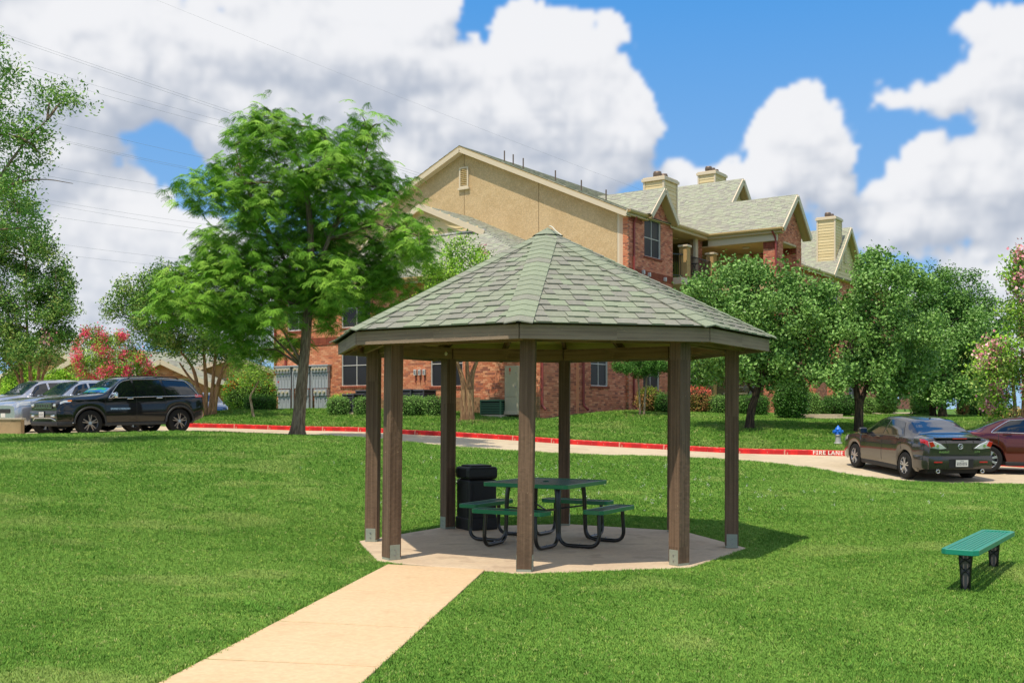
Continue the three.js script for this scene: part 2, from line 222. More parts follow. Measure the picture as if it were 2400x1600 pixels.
ctrl.push([GC.x, -GC.z, -.015], [-1.3, 9.5, -.012], [-1.5, 7, -.012], [-.6, 8, -.012], [-1.5, 4, -.012], [-1.8, 1, -.012], [0, -6, 0], [5, 3, .02], [-6, 3, .1], [-12, 3, .3], [12, 3, .1], [4, 9.45, .05], [4.75, 10.4, .1], [7, 10, .12], [8, 16, .06], [-4.6, 10.5, .12], [-5.5, 15, .3], [-8, 20, .58], [-4, 22, .42], [0, 22, .22], [4, 20, .1], [-14, 24, .85], [-25, 24, 1]);
for (const [u, v, d] of [[640, 963, 44], [800, 966, 43.5], [950, 968, 42], [1095, 985, 39.6], [1230, 974, 42], [1340, 966, 43.5], [1461, 962, 46], [1505, 973, 42], [1700, 966, 48], [1757, 1005, 37], [2015, 1014, 36], [1965, 1042, 33], [1810, 973, 48], [2000, 968, 50], [2210, 983, 45], [2300, 980, 42], [2400, 990, 36], [2600, 985, 45], [594, 978, 41], [480, 968, 43], [470, 985, 41], [1860, 985, 42]]) { const p = W(u, v, d); ctrl.push([p.x, -p.z, p.y]); }
ctrl.push([-30, 60, 1.35], [-12, 60, 1.5], [10, 65, 1.7], [35, 60, 1.7], [35, 30, .4], [-45, 40, 1.2], [40, 10, .3], [-30, 5, .7], [0, -20, 0]);
const tps = (() => {   // thin-plate surface through the measured heights
  const n = ctrl.length, N = n + 3, A = Array.from({ length: N }, () => new Float64Array(N + 1)), ph = r2 => r2 < 1e-9 ? 0 : .5 * r2 * Math.log(r2);
  for (let i = 0; i < n; i++) { for (let j = 0; j < n; j++) A[i][j] = ph((ctrl[i][0] - ctrl[j][0]) ** 2 + (ctrl[i][1] - ctrl[j][1]) ** 2); A[i][i] += .3; A[i][n] = A[n][i] = 1; A[i][n + 1] = A[n + 1][i] = ctrl[i][0]; A[i][n + 2] = A[n + 2][i] = ctrl[i][1]; A[i][N] = ctrl[i][2]; }
  for (let i = 0; i < N; i++) { let p = i; for (let k = i + 1; k < N; k++) if (Math.abs(A[k][i]) > Math.abs(A[p][i])) p = k;[A[i], A[p]] = [A[p], A[i]]; for (let k = 0; k < N; k++) if (k !== i) { const f = A[k][i] / A[i][i]; if (f) for (let j = i; j <= N; j++) A[k][j] -= f * A[i][j]; } }
  const w = A.map((r, i) => r[N] / r[i]);
  return (x, d) => { x = clamp(x, -45, 42); d = clamp(d, -15, 64); let s = w[n] + w[n + 1] * x + w[n + 2] * d; for (let i = 0; i < n; i++) s += w[i] * ph((x - ctrl[i][0]) ** 2 + (d - ctrl[i][1]) ** 2); return s; };
})();
const paveT = (x, d) => { const a = polyAt(nearP, x), b = polyAt(farP, x); return (d + a.z) / (a.z - b.z); };
const paveY = (x, d) => { const a = polyAt(nearP, x), b = polyAt(farP, x), t = clamp((d + a.z) / (a.z - b.z)); return lerp(a.y - stepN(x), b.y, t); };
const lawnY = (x, d) => { const a = polyAt(nearP, x), b = polyAt(farP, x); if (d > -a.z && d < -b.z + (x > -13.4 ? .2 : 0)) return paveY(x, d) - .06; return tps(x, d); };
const axis = (segs) => { const o = []; for (const [a, b, s] of segs) for (let x = a; x < b - 1e-6; x += s) o.push(x); return o; };
const gx = [...axis([[-900, -100, 80], [-100, -46, 9], [-46, -22, 1], [-22, 22, .3], [22, 44, 1], [44, 100, 9], [100, 900, 80]]), 900], gd = [...axis([[-300, -20, 40], [-20, 5, 1.25], [5, 22, .4], [22, 50, .25], [50, 66, 1], [66, 120, 9], [120, 1200, 90]]), 1200];
const grid = new Float32Array(gx.length * gd.length);
gd.forEach((d, j) => gx.forEach((x, i) => grid[j * gx.length + i] = lawnY(x, d)));
const find = (a, x) => { let lo = 0, hi = a.length - 2; while (lo < hi) { const m = lo + hi + 1 >> 1; if (a[m] <= x) lo = m; else hi = m - 1; } return lo; };
const groundY = (x, d) => { const i = find(gx, x), j = find(gd, d), s = clamp((x - gx[i]) / (gx[i + 1] - gx[i])), t = clamp((d - gd[j]) / (gd[j + 1] - gd[j])), n = gx.length; return lerp(lerp(grid[j * n + i], grid[j * n + i + 1], s), lerp(grid[(j + 1) * n + i], grid[(j + 1) * n + i + 1], s), t); };
const onGround = (u, d) => { const x = (u - 1200) / FPX * d; return V3(x, groundY(x, d), -d); };
{
  const P = [], U = [], I = [], n = gx.length; gd.forEach((d, j) => gx.forEach((x, i) => { P.push(x, grid[j * n + i], -d); U.push(x, d); }));
  for (let j = 0; j < gd.length - 1; j++) for (let i = 0; i < n - 1; i++) { const k = j * n + i; I.push(k, k + 1, k + n, k + 1, k + n + 1, k + n); }
  const g = new THREE.BufferGeometry(); g.setAttribute('position', new THREE.Float32BufferAttribute(P, 3)); g.setAttribute('uv', new THREE.Float32BufferAttribute(U, 2)); g.setIndex(I); g.computeVertexNormals();
  const t = tex(1024, 1024, (x, y) => { const a = tf(x, y, 6, 5, 400), b = tf(x, y, 96, 2, 410), c = tf(x, y, 20, 3, 420); let q = mixc(sr(76, 118, 40), sr(88, 128, 46), sstep(.35, .65, a)); q = mixc(q, sr(124, 138, 58), .5 * sstep(.62, .8, c)); const k = 1 + .7 * (b - .5); return [q[0] * k, q[1] * k, q[2] * k]; });
  M.turf = std(0xffffff, 1, { map: mapd(t, .22), bumpMap: mapd(bumpTex(256, 64, 2, 430), .9), bumpScale: .02 });
  structure('ground', g, M.turf, 'mown green lawn sloping up from the pavilion to the street', 'lawn');
}
// road between the two edges, kerbs, lettering
{
  const xs = axis([[-26, 18, .5]]), P = [], U = [], I = [];
  xs.forEach((x, i) => { const a = polyAt(nearP, x), b = polyAt(farP, x); for (let k = 0; k <= 8; k++) { const t = k / 8, d = lerp(-a.z, -b.z, t); P.push(x, lerp(a.y - stepN(x), b.y, t), -d); U.push(x, d); } if (i) for (let k = 0; k < 8; k++) { const q = (i - 1) * 9 + k; I.push(q, q + 9, q + 1, q + 1, q + 9, q + 10); } });
  const g = new THREE.BufferGeometry(); g.setAttribute('position', new THREE.Float32BufferAttribute(P, 3)); g.setAttribute('uv', new THREE.Float32BufferAttribute(U, 2)); g.setIndex(I); g.computeVertexNormals();
  structure('road', g, M.road, 'pale concrete street curving behind the lawn', 'road');
  const kerbRun = (pts, w, hgt, name, m, label, cap) => { const prof = [[0, -.25], [0, hgt - .02], [.02, hgt], [w, hgt], [w, -.25]], P = [], U = [], I = []; let L = 0;
    pts.forEach((p, i) => { const t = (pts[i + 1] || p).clone().sub(pts[i - 1] || p).setY(0).normalize(), nrm = V3(t.z, 0, -t.x); if (i) L += p.distanceTo(pts[i - 1]); prof.forEach(([a, b], k) => { P.push(p.x + nrm.x * a, p.y + b, p.z + nrm.z * a); U.push(L, k * .12); }); if (i) for (let k = 0; k < 4; k++) { const q = (i - 1) * 5 + k; I.push(q, q + 5, q + 1, q + 1, q + 5, q + 6); } });
    let g = new THREE.BufferGeometry(); g.setAttribute('position', new THREE.Float32BufferAttribute(P, 3)); g.setAttribute('uv', new THREE.Float32BufferAttribute(U, 2)); g.setIndex(I); g = toCreasedNormals(g, .6); const o = structure(name, g, m, label, 'kerb'); return o; };
  const all = farP.filter(p => p.x > -13.6 && p.x < 17);
  // the kerb is cast in lengths with narrow joints
  let start = 0, acc = 0; const L = []; for (let i = 1; i < all.length; i++) { acc += all[i].distanceTo(all[i - 1]); if (acc > 3.6 || i === all.length - 1) { L.push([start, i]); start = i; acc = 0; } }
  const kerb = kerbRun(all, .14, .10, 'kerb_foundation', M.kerb, 'concrete footing of the red painted kerb');
  L.forEach(([a, b]) => { const seg = all.slice(a, b + 1).map(p => p.clone()); const t = seg[1].clone().sub(seg[0]).normalize(); seg[0].addScaledVector(t, .003); seg[seg.length - 1].addScaledVector(t, -.003); const s2 = seg.map(p => p.clone().add(V3(0, .0, .012))); const o = kerbRun(s2, .165, .155, 'red_kerb', M.redPaint, 'length of red painted fire lane kerb along the far side of the street'); o.userData.group = 'lengths of red kerb'; });
  const write = (str, u, h) => { let best = 0; all.forEach((p, i) => { const q = 1200 + p.x / -p.z * FPX; if (Math.abs(q - u) < Math.abs(1200 + all[best].x / -all[best].z * FPX - u)) best = i; }); const p = all[best], t = all[best + 1].clone().sub(all[best - 1]).normalize(), o = shade(new THREE.Mesh(text(str, h, .004), M.stencil)); o.scale.x = 1.15; o.position.copy(p).add(V3(0, .082, .0185)); o.rotation.y = Math.atan2(-t.z, t.x); o.rotation.z = Math.asin(t.y); o.name = uniq('kerb_lettering'); scene.add(o); tag(o, `white stencilled words ${str} on the red kerb`, 'lettering', null, 'structure'); };
  write('FIRE LANE', 1936, .115); write('NO', 1986, .115); write('PARKING', 921, .1);
  const nk = new THREE.CatmullRomCurve3(nearP.filter(p => p.x > 5 && p.x < 16)).getPoints(60); kerbRun(nk.map(p => p.clone().add(V3(0, -.035, -.16))), .16, .03, 'near_kerb', M.kerb, 'low pale concrete edge between lawn and street');
}
// footpath in cast slabs
{
  const A = [V3(-1.335, 0, -11.52), V3(-.285, 0, -11.13)], Bq = [V3(-2.95, 0, -1.5), V3(-1.6, 0, -1.5)];
  const LL = t => A[0].clone().lerp(Bq[0], t), RR = t => A[1].clone().lerp(Bq[1], t);
  const ts = [0, .163, .312, .44, .57, .70, .83, 1], g = new THREE.Group(); g.name = uniq('footpath'); scene.add(g); tag(g, 'sandy concrete footpath leading to the pavilion', 'path', null, 'structure');
  part(g, 'bedding', slab([[LL(0).x, -LL(0).z], [RR(0).x, -RR(0).z], [RR(1).x, -RR(1).z], [LL(1).x, -LL(1).z]], .1).rotateX(-PI / 2).translate(0, -.112, 0), M.kerb);
  for (let i = 0; i < 7; i++) { const a = ts[i] + .0016, b = ts[i + 1] - .0016, q = [LL(a), RR(a), RR(b), LL(b)].map(p => [p.x, -p.z]); part(g, 'path_slab', slab(q, .06, [], .004).rotateX(-PI / 2).translate(0, -.0615, 0), M.path); }
}

// ---------------------------------------------------------------- the octagonal pavilion
const grainUV = g => { const p = g.attributes.position, uv = g.attributes.uv; for (let i = 0; i < p.count; i++) uv.setXY(i, p.getX(i) + p.getY(i), p.getZ(i)); return g; };   // grain along the length of a bar
const oct = (k, R, y = 0) => { const a = GROT + k * PI / 4; return V3(-R * Math.cos(a), y, R * Math.sin(a)); };   // local to the pavilion centre
{
  const ring = (R) => Array.from({ length: 8 }, (_, k) => { const p = oct(k, R); return [p.x, -p.z]; });
  const pad = structure('concrete_pad', slab(ring(2.4), .22, [], .012).rotateX(-PI / 2).translate(0, -.232, 0), M.pad, 'octagonal concrete pad under the pavilion', 'pad'); pad.position.copy(GC);
  const gz = thing('picnic_pavilion', 'open octagonal wooden pavilion with green shingle roof on the lawn', 'gazebo', GC);
  const r = rng(51), RP = 2.245, RE = 2.69, YB = 2.376, YT = 2.513, YA = 3.86;
  for (let k = 0; k < 8; k++) {
    const p = oct(k, RP), ang = Math.atan2(-p.z, p.x), lean = [.010, .012, .016, .006, .002, .004, .004, .006][k];
    const g = grainUV(slab(rectP(-.074, .074, -.074, .074), 2.5, [], .004)); { const uv = g.attributes.uv; for (let i = 0; i < uv.count; i++) uv.setXY(i, uv.getX(i) + k * .37, uv.getY(i) + k * .61); } g.rotateX(-PI / 2); g.rotateY(ang);
    const sh = new THREE.Matrix4().set(1, lean, 0, 0, 0, 1, 0, 0, 0, 0, 1, 0, 0, 0, 0, 1); g.applyMatrix4(sh).translate(p.x, .03, p.z);
    const post = part(gz, 'post', g, M.post);
    for (const s of [-1, 1]) { const b = rbox(.128, .165, .006, .002, 0, .085, s * .0805); b.rotateY(ang).translate(p.x, 0, p.z); const o = part(post, 'base_bracket', b, M.galv); }
    for (const [s, y] of [[-1, .05], [-1, .11], [1, .05], [1, .11]]) part(post, 'bolt', new THREE.CylinderGeometry(.009, .009, .01, 8).rotateX(PI / 2).translate(0, y, s * .086).rotateY(ang).translate(p.x, 0, p.z), M.steel);
    part(post, 'base_plate', box(.15, .03, .15, 0, .015, 0, 0).rotateY(ang).translate(p.x, 0, p.z), M.galv);
  }
  const bar = (a, b, w, h, y, ext = 0) => { const d = b.clone().sub(a), L = d.length() + ext * 2, m = a.clone().lerp(b, .5); return grainUV(slab([[-w / 2, 0], [w / 2, 0], [w / 2, h], [-w / 2, h]], L, [], .003).translate(0, 0, -L / 2)).rotateY(Math.atan2(d.x, d.z)).translate(m.x, y, m.z); };
  for (let k = 0; k < 8; k++) {
    part(gz, 'beam', bar(oct(k, RP + .10), oct(k + 1, RP + .10), .04, .15, 2.385, k % 2 ? .12 : .02), M.beam);
    part(gz, 'inner_beam', bar(oct(k, RP - .10), oct(k + 1, RP - .10), .04, .15, 2.383, -.02), M.beam);
    part(gz, 'fascia_board', bar(oct(k, RE - .018), oct(k + 1, RE - .018), .036, YT - YB, YB, -.003), M.fascia);
    // rafters
    const hipA = oct(k, RE - .06, YT - .10), top = V3(0, YA - .16, 0); const mk = (a, b, w) => { const d = b.clone().sub(a), L = d.length(), g = box(w, .12, L); g.applyMatrix4(new THREE.Matrix4().lookAt(a, b, V3(0, 1, 0))).translate(...a.clone().lerp(b, .5).toArray()); return g; };
    part(gz, 'hip_rafter', mk(hipA, top, .045), M.beam);
    const mid = oct(k, RE - .06, YT - .10).lerp(oct(k + 1, RE - .06, YT - .10), .5); part(gz, 'rafter', mk(mid, mid.clone().lerp(V3(0, YA - .18, 0), .86), .04), M.beam);
    // roof deck boards seen from below
    const e0 = oct(k, RE - .02, YT - .005), e1 = oct(k + 1, RE - .02, YT - .005), ap = V3(0, YA - .02, 0), F = planeMat(e0, e1, ap), poly = onPlane(F, [e0, e1, ap]);
    rows(poly, [], .14, Infinity, r, { vgap: .006 }).forEach((b, i) => { if (b.x1 - b.x0 < .05) return; const o = part(gz, 'deck_board', UB, M.deck[(i + k) % 3]); o.applyMatrix4(F.clone().multiply(TRS(V3((b.x0 + b.x1) / 2, (b.y0 + b.y1) / 2, -.012), NOROT, V3(b.x1 - b.x0, b.y1 - b.y0, .018)))); });
  }
  // shingles: wedge tabs, thick at the lower edge
  const tab = new THREE.BufferGeometry(); { const g = new THREE.BoxGeometry(1, 1, 1), p = g.attributes.position; for (let i = 0; i < p.count; i++) if (p.getY(i) > 0 && p.getZ(i) > 0) p.setZ(i, -.2); g.computeVertexNormals(); tab.copy(metreUV(g)); }
  const roofE = RE + .055, YR = YT + .012, order = [1, 2, 3, 0, 4, 5, 6, 7]; const tabs = [];
  for (const k of order) {
    const e0 = oct(k, roofE, YR), e1 = oct(k + 1, roofE, YR), ap = V3(0, YA + .015, 0), F = planeMat(e0, e1, ap), poly = onPlane(F, [e0, e1, ap]), Ls = poly[2][1];
    part(gz, 'roof_felt', (() => { const g = slab(poly, .004); g.applyMatrix4(F); return g; })(), M.felt);
    const n = 19, rh = Ls / n;
    for (let i = 0; i < n; i++) { const t0 = i / n, xa = lerp(poly[0][0], poly[2][0], t0 + .5 / n), xb = lerp(poly[1][0], poly[2][0], t0 + .5 / n); let x = xa - r() * .2; while (x < xb) { const w = .10 + .12 * r(), a = Math.max(xa, x), b = Math.min(xb, x + w - .005); if (b - a > .025) tabs.push({ F, k, x0: a, x1: b, y0: i * rh - .006, y1: (i + 1) * rh + .012, th: .010 + (tabs.length % 2 ? .009 : 0), c: Math.floor(r() * 7) }); x += w; } }
  }
  const q = new THREE.Quaternion().setFromAxisAngle(V3(1, 0, 0), -.012), mm = t => t.F.clone().multiply(TRS(V3((t.x0 + t.x1) / 2, (t.y0 + t.y1) / 2, .004 + t.th / 2 + .003), q, V3(t.x1 - t.x0, t.y1 - t.y0, t.th)));
  const front = tabs.filter(t => t.k === 1 || t.k === 2).sort((a, b) => (b.x1 - b.x0) - (a.x1 - a.x0)), own = new Set(front.slice(0, 300));
  for (const t of own) { const o = part(gz, 'shingle', tab, M.shingles[t.c]); o.applyMatrix4(mm(t)); }
  const rest = tabs.filter(t => !own.has(t)), im = shade(new THREE.InstancedMesh(tab, std(0xffffff, .95, { map: mapd(grit, 1), bumpMap: mapd(fine, 1), bumpScale: .002 }), rest.length)); im.name = 'shingles'; im.userData.kind = 'stuff'; rest.forEach((t, i) => { im.setMatrixAt(i, mm(t)); im.setColorAt(i, M.shingles[t.c].color); }); gz.add(im);
  // hip caps: bent pieces overlapping up each hip
  for (let k = 0; k < 8; k++) {
    const e = oct(k, roofE + .01, YR + .012), ap = V3(0, YA + .03, 0), dir = ap.clone().sub(e), L = dir.length(); dir.normalize();
    const sL = oct(k - .5, 1).sub(oct(k, 1)), tang = V3(-oct(k, 1).z, 0, oct(k, 1).x).normalize(), drop = Math.tan(PI / 8) * 0 + .178, n = 20, st = L / n, wd = .145;
    for (let i = 0; i < n; i++) {
      const a = e.clone().addScaledVector(dir, i * st - .012), b = e.clone().addScaledVector(dir, (i + 1) * st + .03), lift = V3(0, .02, 0), hiL = V3(0, .010, 0), sg = wd * Math.min(1, (n - i) / 2.2);
      const P = (c, s, l) => c.clone().add(l).addScaledVector(tang, s * sg).add(V3(0, -drop * sg, 0)), v = [P(a, -1, lift), a.clone().add(lift), P(a, 1, lift), P(b, -1, hiL), b.clone().add(hiL), P(b, 1, hiL)], w = v.map(p => p.clone().add(V3(0, -.012, 0)));
      const g = merge([quadGeo(v[0], v[1], v[4], v[3]), quadGeo(v[1], v[2], v[5], v[4]), quadGeo(w[0], w[1], v[1], v[0]), quadGeo(w[1], w[2], v[2], v[1]), quadGeo(w[0], v[0], v[3], w[3]), quadGeo(v[2], w[2], w[5], v[5])]);
      part(gz, 'hip_cap', g, M.hipcaps[Math.floor(r() * 4)]);
    }
  }
  part(gz, 'apex_cap', new THREE.ConeGeometry(.2, .11, 8, 1, true).rotateY(PI / 8 - GROT).translate(0, YA + .02, 0), M.hipcaps[0]);
  part(gz, 'cable', tube([V3(.02, YA + .08, .06), V3(.05, YA + .06, .12), V3(.09, YA, .2), V3(.16, YA - .07, .28)], .008, 16, 6), std(0xd8d4c4, .5));
  part(gz, 'ceiling_lamp', new THREE.SphereGeometry(.03, 12, 8).translate(...oct(7.1, RP - .18, 2.45).toArray()), std(0xe8e0c8, .4));
}
// ---------------------------------------------------------------- picnic table
{
  const t = thing('picnic_table', 'square green mesh picnic table with four attached seats under the pavilion', 'table', V3(.431, 0, -13.5), -.527);
  const mesh = (w, d, y, x, z, ry, nm, nxs, nzs, parent) => {   // rolled edge frame with a lattice of steel strands
    const place = g => g.rotateY(ry).translate(x, y, z), fr = shapeOf(rr(w, d, .05), [rr(w - .05, d - .05, .03)]);
    const top = part(t, nm, place(new THREE.ExtrudeGeometry(fr, { depth: .042, bevelEnabled: true, bevelSize: .004, bevelThickness: .004, bevelSegments: 2, curveSegments: 5 }).rotateX(PI / 2)), M.green);
    const st = []; for (let i = 1; i < nxs; i++) st.push(box(.011, .005, d - .04, -w / 2 + .02 + (w - .04) * i / nxs, -.006, 0)); for (let i = 1; i < nzs; i++) st.push(box(w - .04, .005, .011, 0, -.0065, -d / 2 + .02 + (d - .04) * i / nzs)); const o = part(top, 'mesh_top', place(merge(st)), M.greenDark); o.userData.kind = 'stuff';
    return top; };
  function rr(w, d, r) { const o = []; for (const [cx, cy, a0] of [[w / 2 - r, d / 2 - r, 0], [-w / 2 + r, d / 2 - r, 1], [-w / 2 + r, -d / 2 + r, 2], [w / 2 - r, -d / 2 + r, 3]]) for (let i = 0; i <= 4; i++) { const a = (a0 + i / 4) * PI / 2; o.push([cx + r * Math.cos(a), cy + r * Math.sin(a)]); } return o; }
  const top = mesh(1.17, 1.17, .765, 0, 0, 0, 'table_top', 42, 42);
  part(top, 'parasol_ring', new THREE.TorusGeometry(.035, .008, 6, 20).rotateX(PI / 2).translate(0, .768, 0), M.greenDark);
  for (let k = 0; k < 4; k++) { const a = k * PI / 2, x = .88 * Math.sin(a), z = .88 * Math.cos(a); mesh(.98, .26, .47, x, z, a, 'seat', 32, 9); }
  for (let k = 0; k < 4; k++) for (const s of [-1, 1]) { const a = k * PI / 2, R = (x, y, z) => V3(x, y, z).applyAxisAngle(V3(0, 1, 0), a);
    part(t, 'leg', bent([R(s * .33, .73, .36), R(s * .35, .60, .37), R(s * .37, .026, .38), R(s * .36, .026, .92), R(s * .34, .44, .90)], .15, .024), M.blackTube);
    const f = part(t, 'foot_bolt', cyl(.008, .008, .02, 0, 0, 0, 8).translate(...R(s * .365, .05, .66).toArray()), M.steel); }
  for (const s of [0, 1]) part(t, 'brace', bent([V3(-.36, .45, -.36).applyAxisAngle(V3(0, 1, 0), s * PI / 2), V3(0, .40, 0), V3(.36, .45, .36).applyAxisAngle(V3(0, 1, 0), s * PI / 2)], .05, .011, 8), M.blackTube);
  part(t, 'top_bearer', [box(.9, .03, .04, 0, .715, .36), box(.9, .03, .04, 0, .715, -.36)], M.blackTube);
}
// ---------------------------------------------------------------- litter bin chained to the post
{
  const t = thing('litter_bin', 'black plastic litter bin with domed lid beside the pavilion post', 'bin', V3(-.50, 0, -15.0), .5); t.scale.set(.8, 1, .8);
  const body = rbox(.53, .62, .53, .03, 0, .39, 0, 3); part(t, 'body', body, M.blackPlastic);
  part(t, 'base', rbox(.56, .17, .56, .02, 0, .085, 0), M.blackPlastic);
  const hood = part(t, 'hood', rbox(.57, .17, .57, .05, 0, .79, 0, 4), M.blackPlastic); part(hood, 'lid', rbox(.40, .03, .40, .012, 0, .885, 0), M.blackPlastic); part(hood, 'painted_opening', rbox(.02, .12, .30, .008, -.282, .79, 0), std(0x060606, .9));  // the hole in the hood is a solid panel, inner shade painted black
  for (const s of [-1, 1]) { part(t, 'side_panel', rbox(.40, .46, .012, .004, 0, .41, s * .266), M.blackPlastic); part(t, 'door_panel', rbox(.012, .46, .40, .004, s * .266, .41, 0), M.blackPlastic); }
  for (const [x, z] of [[-1, -1], [1, -1], [-1, 1], [1, 1]]) part(t, 'foot', cyl(.025, .03, .03, x * .22, .012, z * .22, 10), M.blackPlastic);
  const l = thing('padlock', 'small steel padlock hanging on the pavilion post beside the bin', 'padlock', W(1058.5, 1143, 15.12)); part(l, 'body', rbox(.045, .05, .02, .005), M.steel); part(l, 'shackle', new THREE.TorusGeometry(.016, .005, 8, 16, PI).translate(0, .025, 0), M.steel);
  const c = tag(shade(new THREE.Mesh(tube([W(1058.5, 1137, 15.12), W(1066, 1136, 15.08), W(1074, 1126, 14.98), W(1082, 1117, 14.95)], .006, 20, 6), M.steel)), 'thin steel chain tying the black bin to the post', 'chain'); c.name = uniq('chain'); scene.add(c);
}
// ---------------------------------------------------------------- bench on the lawn
{
  const yaw = Math.atan2(1.525, 1.04), c = V3(4.405, 0, -10.02), gy = groundY(4.4, 10), t = thing('park_bench', 'backless green steel bench on two lattice legs in the lawn', 'bench', V3(c.x, gy, c.z), yaw), top = .445 - gy;
  const seat = part(t, 'seat', slab([[-.925, -.11], [-.885, -.15], [.885, -.15], [.925, -.11], [.925, .11], [.885, .15], [-.885, .15], [-.925, .11]], .04, [[[-.89, -.118], [-.89, .118], [.89, .118], [.89, -.118]]], .004).rotateX(PI / 2).translate(0, top, 0), M.benchGreen);
  for (let i = 0; i < 7; i++) part(seat, 'slat', rbox(1.80, .012, .027, .004, 0, top - .012, -.102 + i * .034), M.benchGreen);
  part(seat, 'under_rail', [box(1.7, .02, .03, 0, top - .035, .06), box(1.7, .02, .03, 0, top - .035, -.06)], M.blackTube);
  for (const x of [-.66, .66]) {
    const g0 = groundY(c.x + x * Math.cos(yaw), -(c.z - x * Math.sin(yaw))) - gy - .03, H = top - .045 - g0, w = y => lerp(.034, .056, Math.pow(y, 1.6));
    const out = []; for (let i = 0; i <= 10; i++) out.push([w(i / 10), g0 + H * i / 10]); for (let i = 10; i >= 0; i--) out.push([-w(i / 10), g0 + H * i / 10]);
    const leg = part(t, 'leg', slab(out, .012).translate(0, 0, -.006).rotateY(PI / 2).translate(x, 0, 0), std(0x6e6761, .55)); const strand = []; for (const z of [-.012, .012]) for (const s of [-1, 1]) { const p = []; for (let i = 0; i <= 24; i++) { const y = i / 24; p.push(V3(z, g0 + H * y, s * Math.sin(y * y * 9 + .3) * w(y) * .95)); } strand.push(new THREE.TubeGeometry(new THREE.CatmullRomCurve3(p), 40, .0065, 6)); strand.push(new THREE.TubeGeometry(new THREE.CatmullRomCurve3(Array.from({ length: 9 }, (_, i) => V3(z, g0 + H * i / 8, s * w(i / 8)))), 16, .0065, 6)); }
    part(leg, 'lattice', merge(strand).translate(x, 0, 0), M.blackTube);
  }
}

// ---------------------------------------------------------------- apartment building (local frame: +z out of the gable wall, +x out of the long facade, origin at their corner)
M.stucco = std(0xffffff, .95, { map: mapd(tex(512, 512, (x, y) => { const a = tf(x, y, 3, 4, 500), b = tf(x, y, 80, 3, 505), c = tf(x, y, 24, 3, 510); const q = mixc(sr(208, 181, 140), sr(199, 171, 129), sstep(.35, .68, a * .5 + c * .5)), k = 1 + .24 * (b - .5); return [q[0] * k, q[1] * k, q[2] * k]; }), .45), bumpMap: mapd(bumpTex(256, 48, 3, 515), .7), bumpScale: .008 });
M.pillar = std(lin(sr(190, 156, 104)), .95, { bumpMap: mapd(bumpTex(256, 48, 3, 516), 1), bumpScale: .008 });
M.trim = std(lin(sr(220, 204, 178)), .7); M.soffit = std(lin(sr(206, 180, 132)), .8); M.gutter = phy(lin(sr(196, 168, 112)), .45, { clearcoat: .3 });
M.mortar = std(lin(sr(214, 186, 158)), .98);
M.siding = [sr(222, 202, 156), sr(216, 196, 150), sr(225, 206, 162)].map(c => std(lin(c), .8));
const screenTex = tex(128, 128, (x, y) => { const g = (Math.sin(x * 2 * PI * 32) * Math.sin(y * 2 * PI * 32)) * .05; return [.15 + g, .15 + g, .18 + g]; });
M.pane = phy(0xffffff, .5, { map: mapd(screenTex, 6), clearcoat: .12, clearcoatRoughness: .1 });
M.white = std(lin(sr(214, 210, 206)), .5); M.dark = std(0x15120f, .9); M.door = std(lin(sr(52, 40, 32)), .6);
M.spout = phy(lin(sr(150, 66, 60)), .5, { clearcoat: .2 });
M.iron = phy(0x17181c, .4, { clearcoat: .3 });
M.flue = std(lin(sr(120, 104, 92)), .5, { metalness: .5 });
M.bricks = [sr(214, 134, 96), sr(224, 150, 110), sr(200, 118, 84), sr(234, 168, 128), sr(164, 102, 82), sr(218, 140, 104)].map(c => std(lin(c), .92, { bumpMap: mapd(fine, 3), bumpScale: .003 }));
const brickPal = { mat: std(0xffffff, .92), pick: (r, p) => { const C = [[214, 136, 98], [220, 146, 108], [206, 124, 90], [226, 158, 120], [178, 112, 88], [216, 140, 104], [210, 136, 102], [230, 166, 128], [212, 132, 96]]; const a = p.mud ? mixc(sr(168, 134, 96), sr(150, 112, 80), r()) : sr(...C[Math.floor(r() * C.length)]); _c.setRGB(a[0], a[1], a[2], THREE.SRGBColorSpace); return _c.multiplyScalar(.93 + .14 * r()); } };
const redPal = { mat: brickPal.mat, pick: (r) => { const C = [[212, 134, 106], [204, 124, 98], [218, 143, 115], [194, 114, 92], [168, 102, 86], [222, 152, 123], [208, 129, 102]]; const a = sr(...C[Math.floor(r() * C.length)]); _c.setRGB(a[0], a[1], a[2], THREE.SRGBColorSpace); return _c.multiplyScalar(.88 + .24 * r()); } };
const soldierPal = { mat: brickPal.mat, pick: (r) => { const a = mixc(sr(132, 66, 48), sr(156, 84, 60), r()); _c.setRGB(a[0], a[1], a[2], THREE.SRGBColorSpace); return _c; } };
const roofPal = { mat: std(0xffffff, .95, { bumpMap: mapd(fine, 2), bumpScale: .002 }), pick: r => { const C = [[164, 167, 147], [167, 170, 150], [160, 159, 146], [162, 163, 147], [165, 171, 148], [153, 152, 141]]; const a = sr(...C[Math.floor(r() * C.length)]); _c.setRGB(a[0], a[1], a[2], THREE.SRGBColorSpace); return _c.multiplyScalar(.95 + .1 * r()); } };
const BS = 1.095, K = W(1461, 962.5, 46);
const FR = (x, y, z) => faceMat(V3(x, y, z), 0), RT = (x, y, z) => faceMat(V3(x, y, z), PI / 2), LF = (x, y, z) => faceMat(V3(x, y, z), -PI / 2);   // faces looking to +z, +x, -x
const rb = rng(90);
